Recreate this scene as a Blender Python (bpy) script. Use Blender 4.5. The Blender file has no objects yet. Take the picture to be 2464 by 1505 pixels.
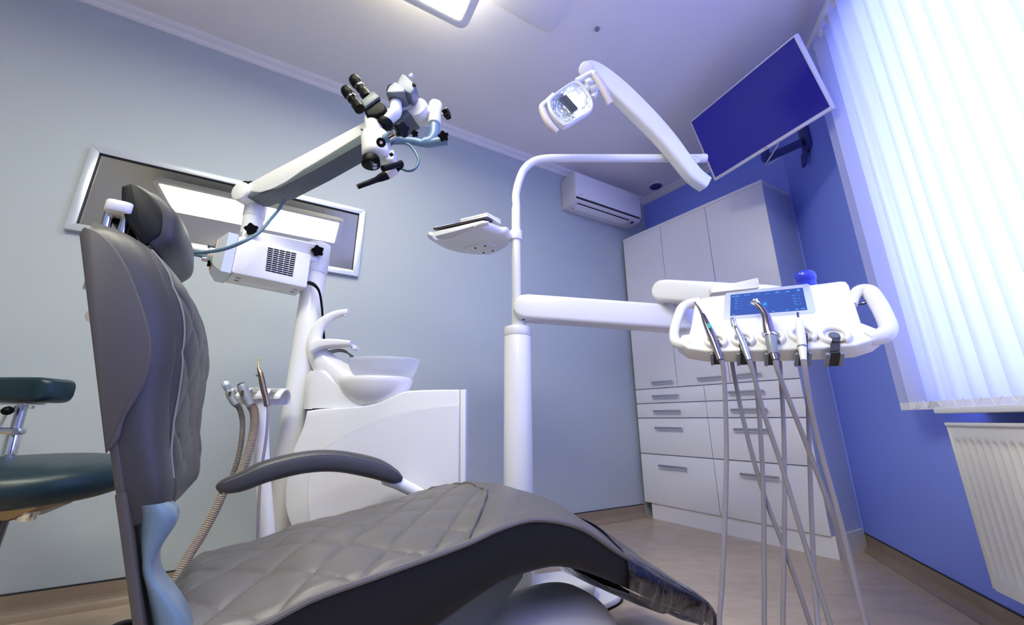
import bpy, bmesh, math, random
from mathutils import Vector as V
random.seed(7)

# ---------------------------------------------------------------- camera, light, exposure
C = bpy.context.scene.collection
sc = bpy.context.scene
HC = 0.75                                   # camera height
FPX, CX, CY = 932.0, 1232.0, 752.5          # focal length in pixels of the 2464x1505 frame
TH = math.atan(258 / 932.0)                 # upward pitch
cam_d = bpy.data.cameras.new('camera'); cam = bpy.data.objects.new('camera', cam_d); C.objects.link(cam)
cam_d.sensor_width = 36; cam_d.lens = 36 * FPX / 2464; cam_d.clip_start = 0.05
cam.location = (0, 0, HC); cam.rotation_euler = (math.pi / 2 + TH, 0, 0); sc.camera = cam
sc.view_settings.view_transform = 'Standard'; sc.view_settings.look = 'None'
sc.view_settings.gamma = 1; sc.view_settings.use_curve_mapping = False
sc.view_settings.exposure = 0.0
sc.cycles.use_denoising = True; sc.cycles.use_adaptive_sampling = True; sc.cycles.adaptive_threshold = 0.02
sc.cycles.max_bounces = 10; sc.cycles.diffuse_bounces = 6; sc.cycles.glossy_bounces = 4
sc.cycles.transparent_max_bounces = 12
sc.cycles.sample_clamp_indirect = 6.0
LAMP_E = 24.5 # ceiling panel radiance
WIN_P = 142.0                               # daylight through the window, watts
world = bpy.data.worlds.new('world'); sc.world = world; world.use_nodes = True
world.node_tree.nodes['Background'].inputs[0].default_value = (0.25, 0.38, 1.0, 1)
world.node_tree.nodes['Background'].inputs[1].default_value = 1.5

# ---------------------------------------------------------------- reference frames
def ray(x, y):
    u = (x - CX) / FPX; v = (CY - y) / FPX; c, s = math.cos(TH), math.sin(TH)
    return V((u, c - v * s, s + v * c))
O0 = V((0, 0, HC))
def aY(x, y, Y): r = ray(x, y); return O0 + r * (Y / r.y)
def aZ(x, y, z): r = ray(x, y); return O0 + r * ((z - HC) / r.z)
def on(x, y, p, n):
    r = ray(x, y); return O0 + r * ((V(p) - O0).dot(n) / r.dot(n))
def dep(p): return (p - O0).y * math.cos(TH) + (p - O0).z * math.sin(TH)
def mm(px, p): return px * dep(p) / FPX      # a pixel length at a point, in metres
Z = V((0, 0, 1))
# mirror wall (left), window wall (right), cabinet front, chair
P1 = V((-1.99, 1.745, 0)); D1 = V((.8742, .4855, 0)); N1 = V((.4855, -.8742, 0))
def w1(s, off, z): return P1 + D1 * s + N1 * off + Z * z
Q3 = V((2.112, 2.559, 0)); T3 = V((-.326, -.9454, 0)); N3 = V((-.9454, .326, 0))
def w3(u, off, z): return Q3 + T3 * u + N3 * off + Z * z
CA = V((1.111, 3.376, 0)); CE = V((.5965, -.8026, 0)); CN = V((-.8026, -.5965, 0)); CB = V((.8742, .4855, 0))
def cab(u, off, z): return CA + CE * u + CN * off + Z * z
c23 = w3(-.055, 0, 0)
# corner mirror wall / back wall : back wall runs through c23 along CE
_t = ((P1 - c23).x * D1.y - (P1 - c23).y * D1.x) / (CE.x * D1.y - CE.y * D1.x)
c12 = c23 + CE * _t
AL = math.radians(33); CHA = V((math.cos(AL), math.sin(AL), 0)); CHB = V((math.sin(AL), -math.cos(AL), 0)); CHO = V((-.385, .713, 0))
def ch(s, w, z): return CHO + CHA * s + CHB * w + Z * z
HCEIL = 2.965

# ---------------------------------------------------------------- mesh helpers
def crom(pts, n=6):
    pts = [V(p) for p in pts]
    if len(pts) < 3: return pts
    out = []
    for i in range(len(pts) - 1):
        p1, p2 = pts[i], pts[i + 1]
        p0 = pts[i - 1] if i else p1 * 2 - p2
        p3 = pts[i + 2] if i + 2 < len(pts) else p2 * 2 - p1
        for k in range(n):
            t = k / n
            out.append(.5 * ((2 * p1) + (p2 - p0) * t + (2 * p0 - 5 * p1 + 4 * p2 - p3) * t * t + (3 * p1 - p0 - 3 * p2 + p3) * t ** 3))
    out.append(pts[-1]); return out
def interp(tab, x):
    if x <= tab[0][0]: return tab[0][1]
    for (a, b), (c, d) in zip(tab, tab[1:]):
        if x <= c: return b + (d - b) * (x - a) / (c - a)
    return tab[-1][1]
def sinterp(tab, x):                     # monotone-ish smooth interpolation
    if x <= tab[0][0]: return tab[0][1]
    if x >= tab[-1][0]: return tab[-1][1]
    n = len(tab)
    for i in range(n - 1):
        if x <= tab[i + 1][0]: break
    def sl(j):
        if j <= 0: return (tab[1][1] - tab[0][1]) / (tab[1][0] - tab[0][0])
        if j >= n - 1: return (tab[-1][1] - tab[-2][1]) / (tab[-1][0] - tab[-2][0])
        return (tab[j + 1][1] - tab[j - 1][1]) / (tab[j + 1][0] - tab[j - 1][0])
    h = tab[i + 1][0] - tab[i][0]; t = (x - tab[i][0]) / h
    return ((2 * t**3 - 3 * t**2 + 1) * tab[i][1] + (t**3 - 2 * t**2 + t) * h * sl(i)
            + (-2 * t**3 + 3 * t**2) * tab[i + 1][1] + (t**3 - t**2) * h * sl(i + 1))
def perp(d):
    d = d.normalized(); a = Z if abs(d.z) < .9 else V((1, 0, 0))
    x = d.cross(a).normalized(); return x, d.cross(x).normalized()
def rrect(c, X, Y, r, n=4):               # rounded rectangle outline; X, Y are half-size vectors
    lx, ly = X.length, Y.length; ux, uy = X / lx, Y / ly; r = min(r, lx * .999, ly * .999); out = []
    for cx, cy, a0 in ((lx - r, ly - r, 0), (-lx + r, ly - r, 90), (-lx + r, -ly + r, 180), (lx - r, -ly + r, 270)):
        for k in range(n + 1):
            a = math.radians(a0 + 90 * k / n)
            out.append(c + ux * (cx + r * math.cos(a)) + uy * (cy + r * math.sin(a)))
    return out
def offs(outl, b):                        # shrink a planar outline by b
    n = len(outl); nrm = V((0, 0, 0))
    for i in range(n): nrm += outl[i].cross(outl[(i + 1) % n])
    nrm.normalize(); out = []
    for i in range(n):
        e0 = outl[i] - outl[i - 1]; e1 = outl[(i + 1) % n] - outl[i]
        if e0.length < 1e-7: e0 = e1
        if e1.length < 1e-7: e1 = e0
        a, c = nrm.cross(e0).normalized(), nrm.cross(e1).normalized()
        m = a + c
        if m.length < 1e-4: out.append(outl[i].copy()); continue
        m.normalize(); k = max(m.dot(a), .5)
        out.append(outl[i] + m * (b / k))
    return out
class MB:
    def __init__(s): s.v = []; s.f = []
    def add(s, v, f):
        o = len(s.v); s.v += [V(p) for p in v]; s.f += [tuple(i + o for i in q) for q in f]; return s
    def loft(s, rings, closed=True, cap=True):
        n = len(rings[0]); v = [p for r in rings for p in r]; f = []
        for i in range(len(rings) - 1):
            for j in range(n if closed else n - 1):
                k = (j + 1) % n
                f.append((i * n + j, i * n + k, (i + 1) * n + k, (i + 1) * n + j))
        if cap and closed:
            f.append(tuple(range(n - 1, -1, -1))); f.append(tuple((len(rings) - 1) * n + j for j in range(n)))
        return s.add(v, f)
    def tube(s, pts, r, seg=12, smooth=6, flat=1.0, up=None, cap=True):
        n0 = len(pts); rr = r if isinstance(r, (list, tuple)) else [r] * n0
        P = crom(pts, smooth) if smooth and n0 > 2 else [V(p) for p in pts]
        k = (len(P) - 1) / max(1, n0 - 1)
        R = []
        for i in range(len(P)):
            t = i / k; a = min(int(t), n0 - 2) if n0 > 1 else 0; R.append(rr[a] + (rr[a + 1] - rr[a]) * (t - a))
        rings = []; x = None
        for i, p in enumerate(P):
            d = (P[min(i + 1, len(P) - 1)] - P[max(i - 1, 0)]).normalized()
            if up is not None: x = d.cross(up).normalized()
            elif x is None: x, _ = perp(d)
            else: x = (x - d * x.dot(d)).normalized()
            y = d.cross(x)
            rings.append([p + (x * math.cos(2 * math.pi * q / seg) * flat + y * math.sin(2 * math.pi * q / seg)) * R[i] for q in range(seg)])
        return s.loft(rings, True, cap)
    def cyl(s, p0, p1, r0, r1=None, seg=24, bev=0):
        p0, p1 = V(p0), V(p1); r1 = r0 if r1 is None else r1; d = (p1 - p0); L = d.length; d = d / L
        if bev <= 0: pr = [(r0, 0), (r1, L)]
        else: pr = [(r0 - bev, 0), (r0 - bev * .3, bev * .3), (r0, bev), (r1, L - bev), (r1 - bev * .3, L - bev * .3), (r1 - bev, L)]
        return s.lathe(pr, p0, d, seg)
    def lathe(s, prof, o, axis, seg=32, a0=0, a1=360, x=None, sx=1, sy=1, cap=True):
        axis = V(axis).normalized(); o = V(o)
        if x is None: x, y = perp(axis)
        else: x = V(x).normalized(); y = axis.cross(x)
        full = a1 - a0 >= 360; m = seg if full else seg + 1
        rings = []
        for r, h in prof:
            rings.append([o + axis * h + (x * math.cos(math.radians(a0 + (a1 - a0) * q / seg)) * sx + y * math.sin(math.radians(a0 + (a1 - a0) * q / seg)) * sy) * r for q in range(m)])
        return s.loft(rings, full, cap and full)
    def prism(s, outl, ext, bev=0, bseg=2):
        outl = [V(p) for p in outl]; ext = V(ext); L = ext.length; e = ext / L
        if bev <= 0: return s.loft([outl, [p + ext for p in outl]])
        st = []
        for k in range(bseg + 1):
            a = math.pi / 2 * k / bseg
            st.append((bev * (1 - math.sin(a)), bev * (1 - math.cos(a))))   # (inset, height)
        rings = [[p + e * h for p in offs(outl, i)] for i, h in st] + [[p + e * (L - h) for p in offs(outl, i)] for i, h in st[::-1]]
        return s.loft(rings)
    def box(s, c, X, Y, Zv):
        c = V(c); q = [(-1, -1, -1), (1, -1, -1), (1, 1, -1), (-1, 1, -1), (-1, -1, 1), (1, -1, 1), (1, 1, 1), (-1, 1, 1)]
        return s.add([c + X * a + Y * b + Zv * d for a, b, d in q],
                     [(0, 3, 2, 1), (4, 5, 6, 7), (0, 1, 5, 4), (1, 2, 6, 5), (2, 3, 7, 6), (3, 0, 4, 7)])
    def rbox(s, c, X, Y, Zv, r=.01, bev=.003, n=3):
        return s.prism(rrect(V(c) - Zv, X, Y, r, n), Zv * 2, bev)
    def grid(s, fn, nu, nv):
        v = [fn(i / nu, j / nv) for i in range(nu + 1) for j in range(nv + 1)]; f = []
        for i in range(nu):
            for j in range(nv):
                a = i * (nv + 1) + j; f.append((a, a + 1, a + nv + 2, a + nv + 1))
        return s.add(v, f)
    def star(s, c, ax, R, h, lobes=5):     # lobed clamping knob
        ax = V(ax).normalized(); x, y = perp(ax); c = V(c); rings = []
        for k, hh in ((.55, 0), (.85, .0), (1, .18), (1, .8), (.88, 1), (.4, 1.0)):
            rings.append([c + ax * h * hh + (x * math.cos(a) + y * math.sin(a)) * R * k * (1 - .17 * (1 - math.cos(lobes * a)) / 2 * 1.5)
                          for a in [2 * math.pi * q / 40 for q in range(40)]])
        return s.loft(rings)
WL = {}
def root_loc(o): return WL[o.name]
def make(name, mb, mat, parent=None, smooth=40, flip=False):
    v = mb.v
    lo = V((min(p.x for p in v), min(p.y for p in v), min(p.z for p in v))); hi = V((max(p.x for p in v), max(p.y for p in v), max(p.z for p in v)))
    c = (lo + hi) / 2
    if parent is None: c.z = lo.z
    me = bpy.data.meshes.new(name); me.from_pydata([tuple(p - c) for p in v], [], mb.f)
    bm = bmesh.new(); bm.from_mesh(me); bmesh.ops.remove_doubles(bm, verts=bm.verts, dist=1e-6)
    bmesh.ops.recalc_face_normals(bm, faces=bm.faces)
    if flip: bmesh.ops.reverse_faces(bm, faces=bm.faces)
    bm.to_mesh(me); bm.free()
    me.materials.append(mat)
    if smooth:
        me.polygons.foreach_set('use_smooth', [True] * len(me.polygons)); me.set_sharp_from_angle(angle=math.radians(smooth))
    o = bpy.data.objects.new(name, me); C.objects.link(o)
    if parent is not None: o.parent = parent; o.location = c - WL[parent.name]
    else: o.location = c
    WL[o.name] = c.copy(); return o
def thing(name, label, cat, loc, group=None):
    o = bpy.data.objects.new(name, None); C.objects.link(o); o.empty_display_size = .05
    o.location = V(loc); WL[o.name] = V(loc); o['label'] = label; o['category'] = cat
    if group: o['group'] = group
    return o
def tag(o, label, cat, group=None):
    o['label'] = label; o['category'] = cat
    if group: o['group'] = group
    return o
def struct(name, mb, mat, parent=None, smooth=0):
    o = make(name, mb, mat, parent, smooth)
    if parent is None: o['kind'] = 'structure'
    return o
def dup(o, off, parent=None):             # a copy of one object and its children, moved by off
    c = o.copy(); C.objects.link(c)
    if parent is not None: c.parent = parent
    c.location = o.location + V(off); WL[c.name] = WL[o.name] + V(off)
    for k in list(o.children):
        d = k.copy(); C.objects.link(d); d.parent = c; WL[d.name] = WL[k.name] + V(off)
    return c

# ---------------------------------------------------------------- materials
def pm(name, col, rough=.5, metal=0, var=.03, scale=9, bump=0, bscale=60, coat=0, spec=.5, emit=None, es=0, trans=0):
    m = bpy.data.materials.new(name); m.use_nodes = True; nt = m.node_tree; b = nt.nodes['Principled BSDF']
    tc = nt.nodes.new('ShaderNodeTexCoord'); nz = nt.nodes.new('ShaderNodeTexNoise'); nz.inputs['Scale'].default_value = scale
    nz.inputs['Detail'].default_value = 4
    nt.links.new(tc.outputs['Object'], nz.inputs['Vector'])
    mx = nt.nodes.new('ShaderNodeMix'); mx.data_type = 'RGBA'
    mx.inputs[6].default_value = tuple(c * (1 - var) for c in col) + (1,); mx.inputs[7].default_value = tuple(min(1, c * (1 + var)) for c in col) + (1,)
    nt.links.new(nz.outputs['Fac'], mx.inputs[0]); nt.links.new(mx.outputs[2], b.inputs['Base Color'])
    b.inputs['Roughness'].default_value = rough; b.inputs['Metallic'].default_value = metal
    b.inputs['Specular IOR Level'].default_value = spec; b.inputs['Coat Weight'].default_value = coat
    b.inputs['Transmission Weight'].default_value = trans
    if emit: b.inputs['Emission Color'].default_value = tuple(emit) + (1,); b.inputs['Emission Strength'].default_value = es
    if bump:
        n2 = nt.nodes.new('ShaderNodeTexNoise'); n2.inputs['Scale'].default_value = bscale; n2.inputs['Detail'].default_value = 5
        nt.links.new(tc.outputs['Object'], n2.inputs['Vector'])
        bp = nt.nodes.new('ShaderNodeBump'); bp.inputs['Strength'].default_value = bump; bp.inputs['Distance'].default_value = .002
        nt.links.new(n2.outputs['Fac'], bp.inputs['Height']); nt.links.new(bp.outputs['Normal'], b.inputs['Normal'])
    return m
M = {}
M['wall'] = pm('painted_wall', (.45, .505, .515), .55, var=.02, scale=3, bump=.08, bscale=160)
M['bluelitwall'] = pm('bluelit_wall_paint', (.25, .34, .95), .55, var=.02, scale=3, bump=.08, bscale=160)  # blue window light put into the paint of these walls
M['ceiling'] = pm('ceiling_paint', (.82, .79, .76), .6, var=.015, scale=2)
M['cornice'] = pm('cornice_paint', (.80, .80, .79), .5)
M['white'] = pm('white_plastic', (.79, .79, .80), .22, var=.01, coat=.2)
M['offwhite'] = pm('offwhite_plastic', (.70, .68, .66), .35, var=.02)
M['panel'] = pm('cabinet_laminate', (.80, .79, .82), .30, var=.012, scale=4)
M['bluelitside'] = pm('bluelit_side_laminate', (.54, .59, .72), .35, var=.012, scale=4)  # cabinet laminate with the blue window light put into its colour
M['handle'] = pm('satin_aluminium', (.55, .56, .60), .28, 1, var=.03)
M['chrome'] = pm('chrome', (.80, .80, .82), .08, 1, var=.02)
M['steel'] = pm('dark_steel', (.19, .165, .185), .25, 1, var=.06, scale=20)
M['bronze'] = pm('bronzed_steel', (.36, .27, .19), .25, 1, var=.08, scale=20)
M['black'] = pm('black_plastic', (.005, .005, .007), .42, var=.1, spec=.10)
M['dark'] = pm('dark_gap', (.02, .02, .025), .6, var=.1)
M['navy'] = pm('navy_bracket', (.03, .04, .22), .4, var=.05)
M['grey'] = pm('grey_plastic', (.22, .25, .30), .35, var=.03)
M['camgrey'] = pm('camera_grey', (.17, .19, .25), .4, var=.04)
M['slate'] = pm('slate_plastic', (.10, .125, .145), .4, var=.05)
M['bluegrey'] = pm('bluegrey_paint', (.15, .25, .38), .32, var=.03)
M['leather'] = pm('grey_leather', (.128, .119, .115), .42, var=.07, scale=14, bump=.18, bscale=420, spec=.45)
M['leathershade'] = pm('shaded_back_leather', (.052, .050, .050), .42, var=.07, scale=14, bump=.18, bscale=420, spec=.45)  # seat leather darkened for the weakly lit backrest and headrest
M['leatherdark'] = pm('dark_shade_leather', (.013, .014, .015), .58, var=.07, scale=14, bump=.18, bscale=420, spec=.2)  # seat leather again, shade of the unlit seat sides put into its colour
M['armleather'] = pm('dark_grey_leather', (.060, .060, .064), .42, var=.07, scale=14, bump=.15, bscale=420)
M['shell'] = pm('grey_shell_leather', (.085, .077, .072), .45, var=.05, scale=12, bump=.12, bscale=420)
M['stitch'] = pm('stitching_thread', (.26, .25, .25), .8, var=.1)
M['stool'] = pm('teal_black_vinyl', (.010, .027, .038), .34, var=.06, scale=12, bump=.1, bscale=300, spec=.35)
M['grip'] = pm('lilac_grip', (.55, .50, .52), .5, var=.03)
M['hose'] = pm('grey_hose', (.27, .255, .30), .4, var=.04, scale=14)
M['hosebeige'] = pm('beige_corrugated_hose', (.33, .27, .22), .5, var=.06, scale=14)
M['hosedark'] = pm('taupe_hose', (.20, .18, .16), .5, var=.05, scale=14)
M['cable'] = pm('steel_blue_cable', (.10, .18, .245), .35, var=.04)
M['paper'] = pm('paper_tissue', (.95, .94, .92), .8, var=.02, bump=.2, bscale=90)
M['bluecap'] = pm('blue_rubber', (.03, .05, .55), .25, var=.05)
M['green'] = pm('green_plastic', (.02, .38, .33), .3, var=.05)
M['orange'] = pm('orange_line', (.75, .25, .08), .5, var=.05)
M['radiator'] = pm('radiator_enamel', (.78, .77, .76), .30, var=.012)
M['winframe'] = pm('window_pvc', (.80, .81, .84), .3, var=.01)
M['base'] = pm('warm_grey_cover', (.80, .78, .74), .40, var=.02)
M['frame'] = pm('silver_frame', (.60, .65, .70), .30, .35, var=.02)
M['supp'] = pm('pale_blue_support', (.15, .225, .285), .28, var=.02)
M['tvframe'] = pm('lilac_white_bezel', (.66, .64, .72), .35, var=.02)
M['aclou'] = pm('ac_plastic', (.68, .67, .70), .35, var=.012)
M['lampframe'] = pm('lamp_housing', (.78, .77, .75), .4, var=.01)
M['lamp'] = pm('lamp_diffuser', (.9, .9, .9), .5, emit=(1.0, .985, .79), es=LAMP_E)
M['ceilingfill'] = pm('ceiling_fill_glow', (.9, .9, .9), .5, emit=(1.0, .985, .79), es=LAMP_E * .45)  # glow added on top of the panels to brighten the ceiling
M['bulb'] = pm('operating_bulb', (.9, .9, .9), .3, emit=(1.0, .98, .93), es=3.2)
M['tvscreen'] = pm('tv_screen', (.004, .004, .02), .14, emit=(.006, .004, .20), es=1.0)  # blue reflection on the dark glass put in as emission
M['lcd'] = pm('touch_screen', (.01, .02, .06), .18, emit=(.025, .075, .36), es=1.0)
M['lcdicon'] = pm('screen_icon', (.02, .1, .2), .3, emit=(.06, .42, .85), es=1.0)
M['lcdspot'] = pm('screen_spot', (.02, .1, .2), .3, emit=(.01, .28, .95), es=1.0)

def floor_mat():
    m = pm('vinyl_floor', (.40, .34, .27), .32, var=.0); nt = m.node_tree; b = nt.nodes['Principled BSDF']
    tc = nt.nodes.new('ShaderNodeTexCoord'); n = nt.nodes.new('ShaderNodeTexNoise'); n.inputs['Scale'].default_value = 7; n.inputs['Detail'].default_value = 8; n.inputs['Roughness'].default_value = .65
    mp = nt.nodes.new('ShaderNodeMapping'); mp.inputs['Scale'].default_value = (1, 2.2, 1); mp.inputs['Rotation'].default_value = (0, 0, .5)
    r = nt.nodes.new('ShaderNodeValToRGB'); r.color_ramp.elements[0].position = .3; r.color_ramp.elements[1].position = .72
    r.color_ramp.elements[0].color = (.42, .325, .215, 1); r.color_ramp.elements[1].color = (.57, .47, .345, 1)
    nt.links.new(tc.outputs['Object'], mp.inputs[0]); nt.links.new(mp.outputs[0], n.inputs['Vector']); nt.links.new(n.outputs['Fac'], r.inputs[0]); nt.links.new(r.outputs[0], b.inputs['Base Color'])
    return m
M['floor'] = floor_mat()
M['skirting'] = pm('shaded_vinyl_skirting', (.30, .225, .16), .4, var=.16, scale=9)  # floor vinyl again, its shade put into a darker colour
def shader_mat(name, fn):
    m = bpy.data.materials.new(name); m.use_nodes = True; nt = m.node_tree; nt.nodes.clear(); out = nt.nodes.new('ShaderNodeOutputMaterial')
    nt.links.new(fn(nt), out.inputs[0]); return m
def _slat(nt):
    d = nt.nodes.new('ShaderNodeBsdfDiffuse'); d.inputs[0].default_value = (.80, .82, .88, 1)
    t = nt.nodes.new('ShaderNodeBsdfTranslucent'); t.inputs[0].default_value = (.80, .84, .92, 1)
    tc = nt.nodes.new('ShaderNodeTexCoord'); wv = nt.nodes.new('ShaderNodeTexNoise'); wv.inputs['Scale'].default_value = 40
    bp = nt.nodes.new('ShaderNodeBump'); bp.inputs['Strength'].default_value = .05
    nt.links.new(tc.outputs['Object'], wv.inputs['Vector']); nt.links.new(wv.outputs['Fac'], bp.inputs['Height']); nt.links.new(bp.outputs[0], d.inputs['Normal'])
    x = nt.nodes.new('ShaderNodeMixShader'); x.inputs[0].default_value = .55
    nt.links.new(d.outputs[0], x.inputs[1]); nt.links.new(t.outputs[0], x.inputs[2]); return x.outputs[0]
M['slat'] = shader_mat('blind_fabric', _slat)
M['hem'] = pm('blind_hem', (.74, .74, .80), .7, var=.03)
def _frost(nt):
    p = nt.nodes.new('ShaderNodeBsdfPrincipled'); p.inputs['Base Color'].default_value = (.80, .82, .87, 1); p.inputs['Roughness'].default_value = .35
    t = nt.nodes.new('ShaderNodeBsdfTranslucent'); t.inputs[0].default_value = (.85, .87, .93, 1)
    tr = nt.nodes.new('ShaderNodeBsdfTransparent'); tr.inputs[0].default_value = (.93, .95, 1, 1)
    x = nt.nodes.new('ShaderNodeMixShader'); x.inputs[0].default_value = .45
    y = nt.nodes.new('ShaderNodeMixShader'); y.inputs[0].default_value = .25
    nt.links.new(p.outputs[0], x.inputs[1]); nt.links.new(t.outputs[0], x.inputs[2]); nt.links.new(x.outputs[0], y.inputs[1]); nt.links.new(tr.outputs[0], y.inputs[2]); return y.outputs[0]
M['frost'] = shader_mat('frosted_bowl', _frost)
def _clear(tint, bump):
    def f(nt):
        g = nt.nodes.new('ShaderNodeBsdfGlossy'); g.inputs['Roughness'].default_value = .14; g.inputs[0].default_value = (.9, .92, 1, 1)
        tr = nt.nodes.new('ShaderNodeBsdfTransparent'); tr.inputs[0].default_value = tint + (1,)
        lw = nt.nodes.new('ShaderNodeLayerWeight'); lw.inputs[0].default_value = .25 if not bump else .5
        x = nt.nodes.new('ShaderNodeMixShader')
        if bump:
            tc = nt.nodes.new('ShaderNodeTexCoord'); n = nt.nodes.new('ShaderNodeTexNoise'); n.inputs['Scale'].default_value = 14; n.inputs['Distortion'].default_value = 1.2
            bp = nt.nodes.new('ShaderNodeBump'); bp.inputs['Strength'].default_value = bump; bp.inputs['Distance'].default_value = .02
            nt.links.new(tc.outputs['Object'], n.inputs['Vector']); nt.links.new(n.outputs['Fac'], bp.inputs['Height'])
            nt.links.new(bp.outputs[0], g.inputs['Normal']); nt.links.new(bp.outputs[0], lw.inputs['Normal'])
        nt.links.new(lw.outputs['Fresnel'], x.inputs[0]); nt.links.new(tr.outputs[0], x.inputs[1]); nt.links.new(g.outputs[0], x.inputs[2]); return x.outputs[0]
    return f
M['clear'] = shader_mat('clear_vinyl', _clear((.90, .91, .93), .5))
M['glass'] = shader_mat('window_glass', _clear((.97, .98, .99), 0))
def _mirror(nt):
    g = nt.nodes.new('ShaderNodeBsdfGlossy'); g.inputs['Roughness'].default_value = .002; g.inputs[0].default_value = (.74, .77, .70, 1); return g.outputs[0]
M['mirror'] = shader_mat('mirror_glass', _mirror)
def _refl(nt):
    g = nt.nodes.new('ShaderNodeBsdfPrincipled'); g.inputs['Metallic'].default_value = .45; g.inputs['Roughness'].default_value = .22; g.inputs['Base Color'].default_value = (.86, .90, .95, 1)
    tc = nt.nodes.new('ShaderNodeTexCoord'); n = nt.nodes.new('ShaderNodeTexVoronoi'); n.inputs['Scale'].default_value = 45
    bp = nt.nodes.new('ShaderNodeBump'); bp.inputs['Strength'].default_value = .6; bp.inputs['Distance'].default_value = .01
    nt.links.new(tc.outputs['Object'], n.inputs['Vector']); nt.links.new(n.outputs['Distance'], bp.inputs['Height']); nt.links.new(bp.outputs[0], g.inputs['Normal']); return g.outputs[0]
M['reflector'] = shader_mat('faceted_reflector', _refl)

# ---------------------------------------------------------------- the room
e1 = w1(-2.6, 0, 0); e3 = w3(5.6, 0, 0); rr_ = V((-4.35, -2.6, 0))
poly = [c12, c23, e3, rr_, e1]
def wall(name, a, b, inward, th=.15, z1=HCEIL + .1, mat='wall'):
    m = MB(); o = -inward * th
    m.prism([a, b, b + o, a + o], Z * z1); return struct(name, m, M[mat])
wall('wall_left', e1 - D1 * .15, c12 + D1 * .15, N1)
wall('wall_back', c12, c23 + CE * .12, CN, mat='bluelitwall')
vb = (e3 - rr_).normalized(); wall('wall_rear', rr_, e3, V((-vb.y, vb.x, 0)))
va = (e1 - rr_).normalized(); wall('wall_far', rr_, e1, V((va.y, -va.x, 0)))
WU0, WU1, WZ0, WZ1 = 1.02, 3.15, .80, 2.72     # window opening in the right wall
m = MB(); th = -N3 * .2
def w3box(m, u0, u1, z0, z1, o0=0, o1=-.2):
    return m.prism([w3(u0, o0, z0), w3(u1, o0, z0), w3(u1, o1, z0), w3(u0, o1, z0)], Z * (z1 - z0))
w3box(m, -.2, WU0, 0, HCEIL + .1); w3box(m, WU1, 5.7, 0, HCEIL + .1)
w3box(m, WU0, WU1, 0, WZ0); w3box(m, WU0, WU1, WZ1, HCEIL + .1)
struct('wall_right', m, M['bluelitwall'])
cen = sum(poly, V((0, 0, 0))) / 5
big = [cen + (p - cen) * 1.12 for p in poly]
m = MB(); m.prism([p - Z * .12 for p in big], Z * .12); struct('floor', m, M['floor'])
m = MB(); m.prism([p + Z * HCEIL for p in big], Z * .12); struct('ceiling', m, M['ceiling'])

# cornice: a stepped moulding along each visible wall; profile (off the wall, down from ceiling)
CPR = [(0, 0), (.058, 0), (.058, .008), (.050, .011), (.050, .017), (.040, .021), (.024, .026), (.018, .032), (.018, .038), (.010, .041), (.010, .047), (0, .047)]
def run(name, a, b, n, prof, mat, ea=0, eb=0, top=HCEIL):
    d = (b - a).normalized(); m = MB(); rings = []
    for p, k in ((a, ea), (b, -eb)):
        rings.append([p + n * o + d * (o * k) + Z * (top - h) for o, h in prof])
    m.loft(rings); return struct(name, m, mat)
ang = D1.angle(-CE) / 2; kk = 1 / math.tan(ang)
run('trim_1', e1, c12, N1, CPR, M['cornice'], 0, kk)
run('trim_2', c12, c23, CN, CPR, M['cornice'], kk, .6)
run('trim_3', c23, e3, N3, CPR, M['cornice'], .6, 0)
run('trim_4', e3, rr_, V((vb.y, -vb.x, 0)) if False else V((-vb.y, vb.x, 0)), CPR, M['cornice'])
run('trim_5', rr_, e1, V((va.y, -va.x, 0)), CPR, M['cornice'])
# coved vinyl skirting with a dark strip drawn as the shadow line on top
BPR = [(0, 0), (.006, 0), (.006, .046)] + [(.006 + .042 * (1 - math.cos(math.radians(a))), .046 + .042 * math.sin(math.radians(a))) for a in (15, 30, 45, 60, 75, 90)] + [(.06, .0885), (0, .0885)]
cabL = c12 + D1 * 0
run('baseboard_left', e1, w1((cab(-.05, 0, 0) - P1).dot(D1), 0, 0), N1, BPR, M['skirting'], 0, 0, .088)
run('baseboard_right', c23, e3, N3, BPR, M['skirting'], 0, 0, .088)
GPR = [(0, 0), (.008, 0), (.008, .004), (0, .004)]
run('baseboard_left_shadow', e1, w1((cab(-.05, 0, 0) - P1).dot(D1), 0, 0), N1, [(0, 0), (.0075, 0), (.0075, .0045), (0, .0045)], M['dark'], 0, 0, .0935).name = 'trim_6'
run('trim_7', c23, e3, N3, [(0, 0), (.0075, 0), (.0075, .0045), (0, .0045)], M['dark'], 0, 0, .0935)

# window: frame, panes, sill (behind the blind)
wf = MB()
for a, b, c, d in ((WU0, WU0 + .06, WZ0, WZ1), (WU1 - .06, WU1, WZ0, WZ1), (WU0 + .06, WU1 - .06, WZ0, WZ0 + .07), (WU0 + .06, WU1 - .06, WZ1 - .06, WZ1),
                   (WU0 + .98, WU0 + 1.06, WZ0 + .07, WZ1 - .06)):
    w3box(wf, a, b, c, d, -.06, -.12)
win = struct('window_1', wf, M['winframe'])
for a, b in ((WU0 + .06, WU0 + .98), (WU0 + 1.06, WU1 - .06)):
    g = MB(); w3box(g, a, b, WZ0 + .07, WZ1 - .06, -.085, -.093); make('pane', g, M['glass'], win, 0)
sl = MB(); sl.prism([w3(1.155, -.06, .772), w3(3.3, -.06, .772), w3(3.3, .145, .772), w3(1.155, .145, .772)], Z * .022, .004)
make('sill', sl, M['winframe'], win, 30)
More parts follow.
